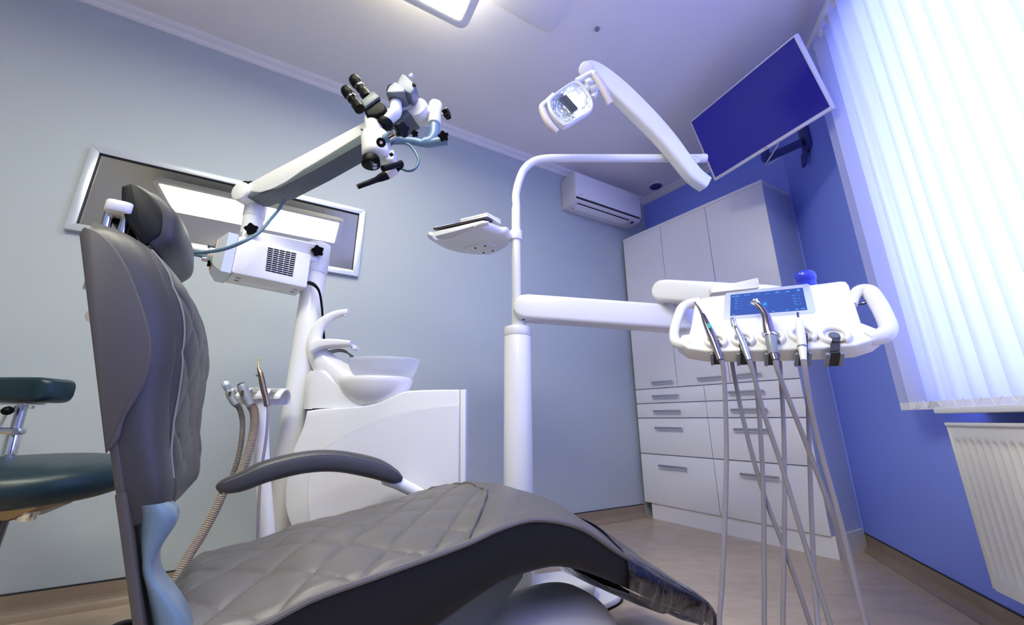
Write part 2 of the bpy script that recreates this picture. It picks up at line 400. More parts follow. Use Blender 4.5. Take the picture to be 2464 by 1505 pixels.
# daylight: one area lamp standing outside the window, as big as the opening
ld = bpy.data.lights.new('daylight', 'AREA'); ld.shape = 'RECTANGLE'; ld.size = 2.1; ld.size_y = 1.9; ld.energy = WIN_P; ld.color = (.27, .31, 1.0)
lo = bpy.data.objects.new('daylight', ld); C.objects.link(lo); lo.location = w3((WU0 + WU1) / 2, -.45, 1.76)
lo.rotation_euler = N3.to_track_quat('-Z', 'Z').to_euler()

# ---------------------------------------------------------------- ceiling lamps, downlight, sensor
def lamp(name, label, a0, a1, o0, o1, z, up=True):
    def q(a, o, zz): return D1 * a + V((-N1.x, -N1.y, 0)) * o + Z * zz
    c = q((a0 + a1) / 2, (o0 + o1) / 2, z); X = D1 * ((a1 - a0) / 2); Y = -N1 * ((o1 - o0) / 2)
    t = thing(name, label, 'lamp', c, 'suspended ceiling panels')
    b = .05; ex = X.normalized() * b; ey = Y.normalized() * b
    make('housing', MB().prism(rrect(c + Z * .004, X + ex, Y + ey, .05, 5), Z * .045, .008), M['lampframe'], t)
    make('diffuser', MB().prism(rrect(c, X, Y, .004, 1), Z * .006), M['lamp'], t, 0)
    if up: make('fill_glow', MB().prism(rrect(c + Z * .0495, X, Y, .03, 4), Z * .003), M['ceilingfill'], t, 0)
    for sx in (-.8, .8):
        for sy in (-.6, .6):
            p = c + X * sx + Y * sy
            make('suspension_wire', MB().cyl(p + Z * .049, p * 1 + Z * (HCEIL - z) * 1, .0014, seg=6), M['handle'], t, 0)
            make('ceiling_cup', MB().cyl(V((p.x, p.y, HCEIL - .012)), V((p.x, p.y, HCEIL)), .016, seg=14), M['lampframe'], t)
    return t
lamp('ceiling_light', 'white suspended ceiling light panel whose corner shows at the top edge above the microscope', .02, .51, 1.20, 1.475, 2.755)
lamp('ceiling_light', 'long bright suspended ceiling light panel reflected in the wall mirror', -1.30, .20, .19, .74, 2.8, False)
lamp('ceiling_light', 'added fill light panel over the rear of the room, unseen behind the viewpoint', -.9, -.2, -1.25, -.95, 2.8)  # added panel, gives fill light on the near sides of things
c = aZ(1578, 449, HCEIL)
t = thing('downlight', 'small round recessed downlight in the ceiling by the air conditioner', 'lamp', c)
make('ring', MB().lathe([(.05, 0), (.072, -.004), (.078, 0), (.078, .0)], c, Z, 36, cap=False), M['cornice'], t)
make('recess', MB().lathe([(.0, .0), (.05, -.0015), (.056, -.004), (.05, -.001)], c, Z, 36, cap=False), M['navy'], t)
c = aZ(1437, 68, HCEIL)
tag(make('ceiling_sensor', MB().prism(rrect(c - Z * .012, D1 * .012, N1 * .012, .003, 2), Z * .012, .002), M['grey']), 'tiny grey square sensor on the ceiling right of the light panel', 'sensor')
c = aZ(1300, -40, HCEIL)
tag(make('ceiling_shadow_plate', MB().prism(rrect(c - Z * .008, D1 * .20, N1 * .20, .03, 4), Z * .008, .003), M['ceiling']), 'flat square plate with rounded corner standing for the lamp shadow right of the light panel', 'shadow_plate')  # plate added where the lamp shadow falls on the ceiling

# ---------------------------------------------------------------- wall mirror
def on1(x, y, off=0): return on(x, y, P1 + N1 * off, N1)
mc = [on1(*q) for q in ((227, 353.4), (888.5, 515.7), (866.6, 671), (152, 554))]
s0 = min((p - P1).dot(D1) for p in mc); s1 = max((p - P1).dot(D1) for p in mc); z1 = (mc[0].z + mc[1].z) / 2; z0 = (mc[2].z + mc[3].z) / 2
s0, s1 = -.151, 1.157; z0, z1 = 1.617, 2.083
t = thing('wall_mirror', 'long rectangular mirror in a silver frame on the left wall', 'mirror', w1((s0 + s1) / 2, 0, z0))
fb = .036
make('mirror_glass', MB().prism([w1(s0 + .02, .006, z0 + .02), w1(s1 - .02, .006, z0 + .02), w1(s1 - .02, .006, z1 - .02), w1(s0 + .02, .006, z1 - .02)], N1 * .006), M['mirror'], t, 0)
for a in (((s0, z0), (s1, z0), (s1 - fb, z0 + fb), (s0 + fb, z0 + fb)), ((s0, z1), (s1, z1), (s1 - fb, z1 - fb), (s0 + fb, z1 - fb)),
          ((s0, z0), (s0, z1), (s0 + fb, z1 - fb), (s0 + fb, z0 + fb)), ((s1, z0), (s1, z1), (s1 - fb, z1 - fb), (s1 - fb, z0 + fb))):
    make('frame_bar', MB().prism([w1(p, .001, q) for p, q in a], N1 * .028, .002), M['frame'], t)
make('inner_lip', MB().loft([[w1(s0 + fb + k, o, z0 + fb + k), w1(s1 - fb - k, o, z0 + fb + k), w1(s1 - fb - k, o, z1 - fb - k), w1(s0 + fb + k, o, z1 - fb - k)] for k, o in ((0, .026), (.005, .013))], cap=False), M['dark'], t, 0)

# ---------------------------------------------------------------- air conditioner
t = thing('air_conditioner', 'white wall-mounted split air conditioner under the cornice near the corner', 'air conditioner', w1(3.18, .01, 2.555))
APR = [(.002, 2.56), (.03, 2.552), (.12, 2.552), (.165, 2.562), (.19, 2.578), (.19, 2.83), (.175, 2.845), (.002, 2.85)]
def aprism(m, s0, s1, prof, bev=0): return m.prism([w1(s0, o, z) for o, z in prof], D1 * (s1 - s0), bev)
make('body', aprism(MB(), 2.785, 3.57, APR, .006), M['aclou'], t)
make('front_panel', aprism(MB(), 2.79, 3.565, [(.1905, 2.60), (.202, 2.597), (.206, 2.61), (.206, 2.82), (.198, 2.838), (.1905, 2.84)], .003), M['white'], t)
make('air_slot', aprism(MB(), 2.80, 3.555, [(.186, 2.581), (.1925, 2.584), (.1925, 2.598), (.186, 2.598)]), M['dark'], t, 0)
make('louver', aprism(MB(), 2.845, 3.44, [(.085, 2.5495), (.155, 2.556), (.157, 2.5505), (.087, 2.544)], .001), M['white'], t)
make('louver_gap', MB().prism([w1(2.84, .078, 2.5516), w1(3.445, .078, 2.5516), w1(3.445, .165, 2.561), w1(2.84, .165, 2.561)], Z * -.0012), M['dark'], t, 0)
make('display', MB().prism([w1(3.485, .13, 2.5535), w1(3.515, .13, 2.5535), w1(3.515, .158, 2.560), w1(3.485, .158, 2.560)], Z * -.0022), M['navy'], t, 0)
make('badge', MB().box(w1(2.84, .2062, 2.618), D1 * .018, N1 * .0008, Z * .002), M['slate'], t, 0)

# ---------------------------------------------------------------- tall cabinet in the corner
t = thing('storage_cabinet', 'tall white storage cabinet with drawers and bar handles in the back corner', 'cabinet', cab(.55, -.18, 0))
UL, UR, CT = -.052, 1.165, 2.395
dpt = 0.352
def cbox(m, u0, u1, z0, z1, o0, o1, bev=0): return m.prism([cab(u0, o0, z0), cab(u1, o0, z0), cab(u1, o0, z0) + CB * (o0 - o1) if False else cab(u1, o1, z0), cab(u0, o1, z0)], Z * (z1 - z0), bev)
def skew(m, u0, u1, z0, z1, o0, back):   # carcass: sides run along the mirror-wall direction
    a, b = cab(u0, o0, z0), cab(u1, o0, z0); return m.prism([a, b, b + CB * back, a + CB * back], Z * (z1 - z0))
make('carcass', skew(MB(), UL + .004, UR - .002, .118, CT, -.004, dpt), M['bluelitside'], t, 0)
make('top_board', skew(MB(), UL - .002, UR, CT, CT + .024, .014, dpt + .015), M['panel'], t, 0)
make('plinth', skew(MB(), 0.0, UR + .014, 0, .116, -.0, dpt), M['panel'], t, 0)
def front(name, u0, u1, z0, z1, hs):
    g = .0022
    o = make(name, cbox(MB(), u0 + g, u1 - g, z0 + g, z1 - g, -.003, .015, .0015), M['panel'], t)
    for a, b, z in hs:
        h = MB(); h.rbox(cab((a + b) / 2, .045, z), CE * ((b - a) / 2), Z * .008, CN * .004, .004, .001)
        for u in (a + .012, b - .012): h.cyl(cab(u, .014, z), cab(u, .043, z), .005, seg=10)
        make('handle', h, M['handle'], o)
    return o
front('door', UL, .343, 1.0, CT, [(.13, .32, 1.045)]); front('door', .343, .746, 1.0, CT, [(.522, .702, 1.047)]); front('door', .746, UR, 1.0, CT, [(.772, .96, 1.048)])
for z0, z1, hz in ((.882, .997, .934), (.764, .879, .816), (.484, .761, .687), (.113, .481, .403)):
    front('drawer', UL, .5505, z0, z1, [(.122, .355, hz)]); front('drawer', .5505, UR, z0, z1, [(.731, .961, hz)])

# ---------------------------------------------------------------- television on its bracket
RZ, RX, RY = math.radians(-74.13), math.radians(26.18), math.radians(5.78)
from mathutils import Matrix
TVR = Matrix.Rotation(RZ, 3, 'Z') @ Matrix.Rotation(RX, 3, 'X') @ Matrix.Rotation(RY, 3, 'Y')
tx, tn, tz = TVR @ V((1, 0, 0)), -(TVR @ V((0, 1, 0))), TVR @ V((0, 0, 1))
k_ = .80; tc = V((1.771 * k_, 2.393 * k_, HC + 2.174 * k_))
cor = [on(x, y, tc, tn) for x, y in ((1660, 293), (1913, 82), (2004, 262), (1719, 436))]
t = thing('television', 'white framed flat television with dark blue screen hung above the cabinet', 'television', tc)
make('frame', MB().prism(cor, -tn * .035, .004), M['tvframe'], t)
sc_ = [on(x, y, tc + tn * .001, tn) for x, y in ((1664, 294), (1910, 90), (1996.5, 256.5), (1721.5, 427))]
make('screen', MB().prism(sc_, tn * .0015), M['tvscreen'], t, 0)
ctr = sum(cor, V((0, 0, 0))) / 4
make('back_housing', MB().rbox(ctr - tn * .05, tx * .26, tz * .15, tn * .02, .02, .006), M['tvframe'], t)
lg = [on(x, y, tc + tn * .0005, tn) for x, y in ((1838, 358), (1846, 353), (1847, 355), (1839, 360))]
make('badge', MB().prism(lg, tn * .001), M['grey'], t, 0)
mp = on(1940, 322, w3(0, .0, 0), N3)
u_ = (mp - Q3).dot(T3)
t = thing('tv_wall_bracket', 'dark navy swing arm bracket fixing the television to the wall', 'bracket', w3(u_, .0, mp.z))
make('wall_plate', MB().rbox(w3(u_, .012, mp.z), T3 * .055, Z * .13, N3 * .0115, .02, .003), M['navy'], t)
bk = ctr - tn * .07
el = w3(u_ - .12, .22, mp.z - .06)
make('arm', MB().tube([w3(u_, .03, mp.z - .06), el], .028, seg=8, smooth=0).tube([el, bk - tz * .08], .026, seg=8, smooth=0), M['navy'], t)
make('lower_hook', MB().prism([w3(u_ - .05, .02, mp.z - .13), w3(u_ + .02, .02, mp.z - .13), w3(u_ - .03, .02, mp.z - .21), w3(u_ - .07, .02, mp.z - .21)], N3 * .02, .002), M['navy'], t)
make('vesa_plate', MB().rbox(ctr - tn * .076, tx * .10, tz * .10, tn * .005, .01, .002), M['navy'], t)
make('cable', MB().tube([bk - tz * .1 + tx * .05, bk - tz * .2 + tx * .03 - tn * .03, el - Z * .05, w3(u_, .04, mp.z - .05)], .005, seg=8), M['white'], t)

# ---------------------------------------------------------------- vertical blind
BU0, NSL, PIT, ZB, ZT = .895, 28, .0835, .79, 2.765
t = thing('vertical_blind', 'white vertical blind of fabric slats across the window on the right wall', 'blind', w3(1.9, .1, ZB))
m = MB(); m.prism([w3(BU0 - .03, .075, ZT + .03), w3(BU0 + NSL * PIT, .075, ZT + .03), w3(BU0 + NSL * PIT, .125, ZT + .03), w3(BU0 - .03, .125, ZT + .03)], Z * .038, .003)
make('headrail', m, M['winframe'], t)
for k in range(5):
    u = BU0 + .1 + k * .5
    make('rail_bracket', MB().prism([w3(u, .001, ZT + .07), w3(u + .03, .001, ZT + .07), w3(u + .03, .12, ZT + .07), w3(u, .12, ZT + .07)], Z * .005, .001), M['winframe'], t)
def slat_meshes(i, uc, ang):
    d = T3 * math.cos(ang) + N3 * math.sin(ang); nn = Z.cross(d); c = w3(uc, .10, 0); hw = .0500
    def f(a, b):
        x = (a - .5) * 2
        return c + d * (hw * x) + nn * (.004 * (1 - x * x)) + Z * (ZB + .028 + (ZT - ZB - .028) * b)
    s = make('slat', MB().grid(f, 6, 10), M['slat'], t)
    h = MB()
    h.loft([[c + d * (hw * x) + nn * (.004 * (1 - x * x) + q * (.0035 - .002 * abs(x))) + Z * zz for x, q in ((-1, 0), (-.5, 1), (0, 1), (.5, 1), (1, 0), (.5, -1), (0, -1), (-.5, -1))] for zz in (ZB, ZB + .02, ZB + .03)])
    make('hem_weight', h, M['hem'], s)
    make('hanger_clip', MB().box(c + Z * (ZT + .013), d * .012, nn * .004, Z * .016).cyl(c + Z * (ZT + .025), c + Z * (ZT + .032), .008, seg=10), M['white'], s)
    return s
angs = [.42, .42]
proto = slat_meshes(0, BU0 + .042, -.34)
for i in range(1, NSL):
    if i in (1, 2, 5, 9):
        slat_meshes(i, BU0 + .042 + i * PIT, {1: -.55, 2: -.06, 5: -.22, 9: -.24}[i])
    else: dup(proto, T3 * (i * PIT), t)
m = MB()
for i in range(NSL - 1):
    a = w3(BU0 + .042 + i * PIT + .03, .115, ZB + .034); b = w3(BU0 + .042 + (i + 1) * PIT + .005, .118, ZB + .034)
    m.tube([a, (a + b) / 2 - Z * .028 + N3 * .004, b], .0016, seg=5, smooth=5)
make('bottom_chain', m, M['white'], t)
m = MB(); p0, p1 = w3(.853, .06, ZT + .03), w3(.853, .06, 1.08)
n = 150
for k in range(n):
    a = p0 + (p1 - p0) * ((k + .2) / n); b = p0 + (p1 - p0) * ((k + .72) / n); m.cyl(a, b, .0032, seg=6)
make('bead_chain', m, M['white'], t)
make('pull_cord', MB().tube([w3(.80, .06, ZT + .03), w3(.795, .06, 1.9), w3(.80, .06, 1.06)], .002, seg=6).tube([w3(.82, .06, ZT + .03), w3(.812, .06, 1.9), w3(.82, .06, 1.06)], .0016, seg=6), M['white'], t)
make('cord_weight', MB().cyl(w3(.81, .06, 1.07), w3(.81, .06, 1.015), .010, .012, 14, .003), M['white'], t)

# ---------------------------------------------------------------- radiator
t = thing('radiator', 'white ribbed panel radiator below the window', 'radiator', w3(1.7, .06, .20))
R0, R1, RZ0, RZ1 = 1.165, 2.45, .198, .734
def radf(a, b):
    u = R0 + (R1 - R0) * a; z = RZ0 + (RZ1 - RZ0) * b
    k = 1 if .10 < b < .90 else 0
    e = min(1, max(0, (b - .09) / .025)) * min(1, max(0, (.90 - b) / .025))
    ph = ((u - R0 - .02) / .0333) % 1.0
    rib = .011 * (.5 - .5 * math.cos(2 * math.pi * ph)) ** 1.0
    return w3(u, .120 - .011 * e + rib * e, z)
m = MB(); m.grid(radf, 386, 40)
make('front_panel', m, M['radiator'], t, 50)
make('back_panel', MB().prism([w3(R0 + .004, .03, RZ0 + .01), w3(R1, .03, RZ0 + .01), w3(R1, .103, RZ0 + .01), w3(R0 + .004, .103, RZ0 + .01)], Z * (RZ1 - RZ0 - .03)), M['radiator'], t, 0)
m = MB(); m.prism([w3(R0 - .006, .03, RZ1 - .006), w3(R1, .03, RZ1 - .006), w3(R1, .127, RZ1 - .006), w3(R0 - .006, .127, RZ1 - .006)], Z * .012, .003)
make('top_grille', m, M['radiator'], t)
make('side_cover', MB().prism([w3(R0 - .006, .03, RZ0 + .004), w3(R0 + .0, .03, RZ0 + .004), w3(R0 + .0, .123, RZ0 + .004), w3(R0 - .006, .123, RZ0 + .004)], Z * (RZ1 - RZ0 - .01), .002), M['radiator'], t)
m = MB(); m.cyl(w3(R0 - .005, .07, .235), w3(R0 - .05, .07, .235), .014, seg=16, bev=.003).cyl(w3(R0 - .035, .07, .235), w3(R0 - .035, .0, .235), .009, seg=12)
make('valve', m, M['slate'], t)
for u in (R0 + .15, R1 - .15):
    make('wall_bracket', MB().box(w3(u, .016, .45), T3 * .012, N3 * .0155, Z * .2), M['radiator'], t, 0)

# ================================================================ dental chair
chair = thing('dental_chair', 'grey quilted leather dental chair with upright backrest and padded armrest', 'dental chair', ch(.35, -.25, 0))
WC = -.25                                   # centre line of the chair
HW = [(-.2, .245), (.55, .25), (.8, .238), (1.03, .205), (1.24, .185), (1.34, .16)]
ZTOP = [(-.20, .41), (-.14, .425), (0, .441), (.062, .46), (.162, .474), (.349, .501), (.43, .519), (.526, .524), (.667, .486), (.79, .415), (1.03, .288), (1.235, .187), (1.30, .135), (1.335, .09)]
ZBOT = [(-.20, .20), (0, .262), (.313, .367), (.426, .404), (.512, .414), (.609, .409), (.74, .362), (.99, .245), (1.22, .147), (1.335, .075)]
CROWN = [(-.2, .02), (-.1, .04), (.3, .036), (.5, .034), (.62, .048), (.75, .062), (.9, .060), (1.1, .042), (1.3, .02)]
SEAM = [(-.50, .455), (-.45, .49), (-.383, .516), (-.30, .522), (-.24, .519), (-.188, .497), (-.084, .423), (0, .345)]
def quilt(s, w, L=.132):
    a, b = (s - .0045 + w) / L, (s - .0045 - w) / L
    return (abs(math.sin(math.pi * a)) * abs(math.sin(math.pi * b))) ** .27
def top(s, w, q=0):
    hw = sinterp(HW, s); x = (w - WC) / hw
    z = sinterp(ZTOP, s) + sinterp(CROWN, s) * (1 - abs(x) ** 2.6)
    z += .004 * math.exp(-((abs(x) - .93) / .05) ** 2)
    if q: z += .0125 * (quilt(s, w) - .6) * min(1, (1 - abs(x)) / .06)
    if s < -.11: z -= .07 * ((-.11 - s) / .06) ** 2
    return z
def seat_f(a, b):
    w = WC + .25 * (2 * b - 1); se = sinterp(SEAM, w); s = -.17 + (se + .17) * a
    hw = sinterp(HW, s); w2 = WC + hw * (2 * b - 1); return ch(s, w2, top(s, w2, 1))
def leg_f(a, b):
    w = WC + .25 * (2 * b - 1); se = sinterp(SEAM, w); s = se + (1.335 - se) * a
    hw = sinterp(HW, s); w2 = WC + hw * (2 * b - 1)
    z = top(s, w2)
    z += .006 * math.sin(min(1, (s - se) / .12) * math.pi)
    return ch(s, w2, z)
make('quilted_seat', MB().grid(seat_f, 200, 150), M['leather'], chair, 60)
make('leg_rest', MB().grid(leg_f, 90, 50), M['leather'], chair, 60)
# side and underside upholstery
rings = []
for i in range(61):
    s = -.17 + 1.505 * i / 60; hw = sinterp(HW, s); zt = sinterp(ZTOP, s) - .001 - (.07 * ((-.11 - s) / .06) ** 2 if s < -.11 else 0); zb = min(sinterp(ZBOT, s), zt - .012)
    r = []
    for x, k in ((1, 0), (1.012, .25), (1.008, .6), (.985, .88), (.92, 1), (.3, 1), (-.3, 1), (-.92, 1), (-.985, .88), (-1.008, .6), (-1.012, .25), (-1, 0)):
        r.append(ch(s, WC + hw * x, zt + (zb - zt) * k))
    rings.append(r)
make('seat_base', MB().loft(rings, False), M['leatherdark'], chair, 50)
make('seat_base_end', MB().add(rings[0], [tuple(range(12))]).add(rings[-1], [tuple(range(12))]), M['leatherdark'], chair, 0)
# piping along both edges and the seam
for sg in (1, -1):
    pts = [ch(s, WC + sg * (sinterp(HW, s) + .001), sinterp(ZTOP, s) + .002 - (.07 * ((-.11 - s) / .06) ** 2 if s < -.11 else 0)) for s in [-.165 + 1.49 * i / 60 for i in range(61)]]
    make('piping', MB().tube(pts, 0.0062, seg=8, smooth=0), M['leather'], chair)
pts = []
for i in range(41):
    b = i / 40; pts.append(seat_f(1, b) + Z * .001)
make('piping', MB().tube(pts, 0.0062, seg=8, smooth=0), M['leather'], chair)
# stitches along the quilting lines
st = MB()
for fam in (1, -1):
    for k in range(-2, 9):
        n = 130
        for i in range(n):
            w = -.49 + .48 * (i + .2) / n; s = .0045 + .132 * k - fam * w - (0 if fam > 0 else 0)
            se = sinterp(SEAM, w)
            if s < -.12 or s > se - .006: continue
            w_b = w + .0019; s_b = .0045 + .132 * k - fam * w_b
            a_, b_ = ch(s, w, top(s, w, 1) + .0008), ch(s_b, w_b, top(s_b, w_b, 1) + .0008)
            st.tube([a_, b_], .0011, seg=4, smooth=0)
o = make('stitching', st, M['leatherdark'], chair, 0); o['kind'] = 'stuff'
# clear vinyl foot cover with a loose hanging underside
random.seed(3); rings = []
ph = [random.uniform(0, 6.28) for _ in range(8)]
for i in range(49):
    s = .83 + .43 * i / 48; hw = sinterp(HW, s); zt = sinterp(ZTOP, s); zb = sinterp(ZBOT, s); r = []
    for j in range(28):
        x = 1 - 2 * j / 27; w = WC + (hw + .006) * x
        r.append(ch(s, w, top(s, WC + hw * x * .999) + .006 + .0025 * math.sin(9 * x + 20 * s + ph[0]) * math.sin(31 * s + ph[1])))
    dr = .012 + .022 * abs(math.sin(11 * s + .6)) ** 1.5 * (1 if s < 1.2 else .3)
    for x, k in ((-1.03, .4), (-1.0, .9), (-.6, 1), (0, 1), (.6, 1), (1.0, .9), (1.03, .4)):
        r.append(ch(s, WC + (hw + .006) * x, zt + (zb - dr - zt) * k + (.003 * math.sin(40 * s + 3 * x))))
    rings.append(r)
make('foot_cover', MB().loft(rings, True, False), M['clear'], chair, 60)

# --- backrest: t runs up the shell, f runs forward from its rear face
BUP = V((-.2887, 0, .957)); 
def bk_(t, f, w): return ch(-.135 - .2887 * t + .957 * f, w, .42 + .957 * t + .2887 * f)
FF = [(.188, .030), (.196, .045), (.225, .054), (.30, .063), (.373, .080), (.44, .098), (.505, .104), (.565, .097), (.61, .082), (.64, .062), (.657, .040), (.667, .015)]
HB = [(.19, .235), (.25, .245), (.5, .25), (.59, .247), (.64, .236), (.667, .212)]
NT, NS = 120, 120
def back_f(a, b):
    t = .188 + .479 * a; th_ = math.pi * b; hw = sinterp(HB, t); ff = sinterp(FF, t)
    c_, s_ = math.cos(th_), math.sin(th_); kb = min(1, max(0, (.36 - t) / .14)); x = math.copysign(abs(c_) ** (.55 - .2 * kb), c_); y = max(0, s_) ** ((.62 - .22 * kb) if c_ > 0 else (.62 + .3 * kb))
    w = WC + hw * x; f = ff * y
    q = min(1, max(0, (.80 - abs(x)) / .05)) * min(1, max(0, (t - .235) / .02)) * min(1, max(0, (.60 - t) / .03))
    if q > 0: f += .0085 * (quilt(t - .02, w, .118) - .6) * q
    f -= .003 * math.exp(-((abs(x) - .82) / .02) ** 2)
    return bk_(t, f, w)
make('backrest_cushion', MB().grid(back_f, NT, NS).add([back_f(1, b / 60) for b in range(61)], [tuple(range(61))]).add([back_f(0, b / 60) for b in range(61)], [tuple(range(61))]), M['leathershade'], chair, 60)
for sg in (1, -1):
    s_ = [back_f(i / 60, (.285 if sg > 0 else .715)) for i in range(6, 56)]
    make('piping', MB().tube([p + CHA * .001 for p in s_], .0016, seg=6, smooth=0), M['stitch'], chair)
# rear shell and its side wings
out = [(.185, .20), (.195, .236), (.25, .2475), (.5, .2535), (.585, .2495), (.63, .238), (.655, .215), (.663, .18)]
ol = [bk_(t, -.008, WC + hw) for t, hw in out] + [bk_(t, -.008, WC - hw) for t, hw in out[::-1]]
make('backrest_shell', MB().prism(ol, (CHA * .957 + Z * .2887) * .010, .003), M['shell'], chair)
wing = [(.30, -.011), (.315, .004), (.345, .014), (.38, .036), (.415, .049), (.45, .054), (.495, .052), (.545, .045), (.582, .037), (.615, .025), (.635, .012), (.642, -.001), (.630, -.008)]
wl_ = crom([V((t, f, 0)) for t, f in wing], 4)
for sg in (1, -1):
    make('shell_wing', MB().prism([bk_(p.x, p.y, WC + sg * .244) for p in wl_], CHB * (.011 * sg), .003), M['shell'], chair, 50)
# pale support between backrest and seat
SPF = [(.40, -.085), (.44, -.092), (.475, -.108), (.505, -.130), (.525, -.147), (.545, -.155), (.565, -.152), (.585, -.143), (.600, -.139), (.615, -.142), (.628, -.155)]
rings = []
for k in range(37):
    z = .40 + .228 * k / 36; sf = sinterp(SPF, z); sb = -.135 - .2887 * (z - .42) / .957 + .008; mid = (sf + sb) / 2
    rings.append(rrect(ch(mid, WC + .208, z), CHA * max(.006, (sf - sb) / 2), CHB * .034, .022, 6))
make('lumbar_support', MB().loft(rings), M['supp'], chair, 50)
make('hinge_arm', MB().prism([bk_(t, -.009, WC + hw) for t, hw in ((-.10, .245), (.19, .248), (.24, .249), (.24, .17), (-.10, .17))], (CHA * .957 + Z * .2887) * .012, .003), M['shell'], chair)
make('hinge_block', MB().prism([ch(s, WC - .20, z) for s, z in ((-.16, .30), (-.05, .28), (-.05, .40), (-.10, .42), (-.155, .40))], CHB * .40, .01), M['slate'], chair)
for sg in (1,):
    p = ch(-.175, WC + sg * .232, .435); make('pivot_cap', MB().cyl(p - CHB * (.03 * sg), p, .028, seg=28, bev=.005), M['bluegrey'], chair)
    make('pivot_ring', MB().cyl(p - CHB * (.035 * sg), p - CHB * (.012 * sg), .036, seg=28, bev=.004), M['black'], chair)
make('release_lever', MB().tube([bk_(.56, -.005, WC - .05), bk_(.555, -.03, WC + .02), bk_(.55, -.045, WC + .06)], [.008, .010, .013], seg=12), M['offwhite'], chair)
# headrest
hp = [(-.321, 1.163), (-.312, 1.173), (-.302, 1.177), (-.265, 1.157), (-.233, 1.12), (-.219, 1.079), (-.215, 1.05), (-.224, 1.03), (-.236, 1.013), (-.25, 1.028), (-.28, 1.064), (-.301, 1.101), (-.314, 1.138)]
hr = thing_part = None
hp = [(s - .012 - (1.18 - z) * .12, z + .016 + (1.18 - z) * .12) for s, z in hp]
hcrom = crom([V((s, z, 0)) for s, z in hp + [hp[0]]], 4)[:-1]
hc = sum(hcrom, V((0, 0, 0))) / len(hcrom)
rings = []
for i in range(17):
    a = math.pi * i / 16; w = WC + .128 * math.cos(a) * (1 if True else 1); k = .62 + .38 * max(0, math.sin(a)) ** .5
    w = WC + .128 * math.copysign(abs(math.cos(a)) ** .7, math.cos(a))
    bul = .012 * math.sin(a)
    rings.append([ch(hc.x + (p.x - hc.x) * k + (bul if p.x > hc.x else 0), w, hc.y + (p.y - hc.y) * k) for p in hcrom])
hd = make('headrest', MB().loft(rings), M['leathershade'], chair, 60)
pn = [V((hc.x + (p.x - hc.x) * .74 - .008, hc.y + (p.y - hc.y) * .80, 0)) for p in hcrom]
for sg in (1, -1):
    make('side_plate', MB().prism([ch(p.x, WC + sg * .115, p.y) for p in pn], CHB * (.017 * sg), .004), M['leatherdark'], hd, 50)
make('bracket_cap', MB().rbox(ch(-.326, WC + .112, 1.128), CHB * .026, CHA * .020, Z * .0115, .012, .004), M['white'], hd)
for ds_ in (-.342, -.318):
    make('bracket_rod', MB().cyl(ch(ds_ + .004, WC + .112, .97), ch(ds_, WC + .112, 1.124), .0075, seg=14), M['chrome'], hd)
make('bracket_link', MB().tube([ch(-.33, WC + .10, 1.118), ch(-.325, WC + .05, 1.115), ch(-.300, WC, 1.11)], .014, seg=10), M['black'], hd)
# armrest on the far side
ap = [(-.112, .563, .012), (-.10, .572, .020), (-.06, .583, .027), (0, .607, .031), (.095, .625, .032), (.19, .622, .032), (.3, .595, .032), (.365, .565, .024), (.392, .553, .012)]
ac = crom([V((s, z, r)) for s, z, r in ap], 6); rings = []
for i, p in enumerate(ac):
    d = (ac[min(i + 1, len(ac) - 1)] - ac[max(i - 1, 0)]); n2 = V((-d.y, d.x, 0)).normalized(); r = []
    wv = .036 * (min(1, (p.z / .030)) ** .6)
    for q in range(24):
        a = 2 * math.pi * q / 24; x = math.copysign(abs(math.cos(a)) ** .6, math.cos(a)); y = math.copysign(abs(math.sin(a)) ** .7, math.sin(a))
        r.append(ch(p.x + n2.x * p.z * y, -.60 + wv * x, p.y + n2.y * p.z * y))
    rings.append(r)
arm = make('armrest', MB().loft(rings), M['armleather'], chair, 60)
sm = MB()
prev = None
for i in range(6, len(rings) - 3):
    p = rings[i][2] + CHB * .0006
    if prev is not None:
        for k in range(3):
            sm.tube([prev.lerp(p, (k + .1) / 3), prev.lerp(p, (k + .7) / 3)], .0011, seg=4, smooth=0)
    prev = p
o = make('stitching', sm, M['stitch'], arm, 0); o['kind'] = 'stuff'
make('armrest_post', MB().tube([ch(.34, -.60, .562), ch(.40, -.60, .535), ch(.46, -.58, .50), ch(.50, -.53, .46), ch(.50, -.46, .44)], [.022, .021, .021, .021, .021], seg=18), M['white'], chair)
# base: domed cover, lifting column, floor plate
def dome(a, b):
    th_ = 2 * math.pi * b; r = a
    x = math.copysign(abs(math.cos(th_)) ** .7, math.cos(th_)); y = math.copysign(abs(math.sin(th_)) ** .7, math.sin(th_))
    return ch(.735 + .262 * r * x, WC + .175 * r * y, .03 + .228 * (1 - r ** 3.6) ** .7)
make('base_cover', MB().grid(dome, 24, 56), M['base'], chair, 60)
make('floor_plate', MB().prism(rrect(ch(.55, WC, 0), CHA * .50, CHB * .24, .12, 6), Z * .03, .006), M['base'], chair)
make('lift_arm', MB().prism([ch(s, WC - .10, z) for s, z in ((.16, .03), (.36, .03), (.44, .16), (.50, .30), (.25, .30), (.14, .24))], CHB * .10, .01), M['offwhite'], chair)
make('lift_bracket', MB().prism([ch(s, WC - .17, z) for s, z in ((.30, .20), (.44, .16), (.64, .32), (.66, .37), (.58, .39), (.40, .33))], CHB * .20, .008), M['slate'], chair)

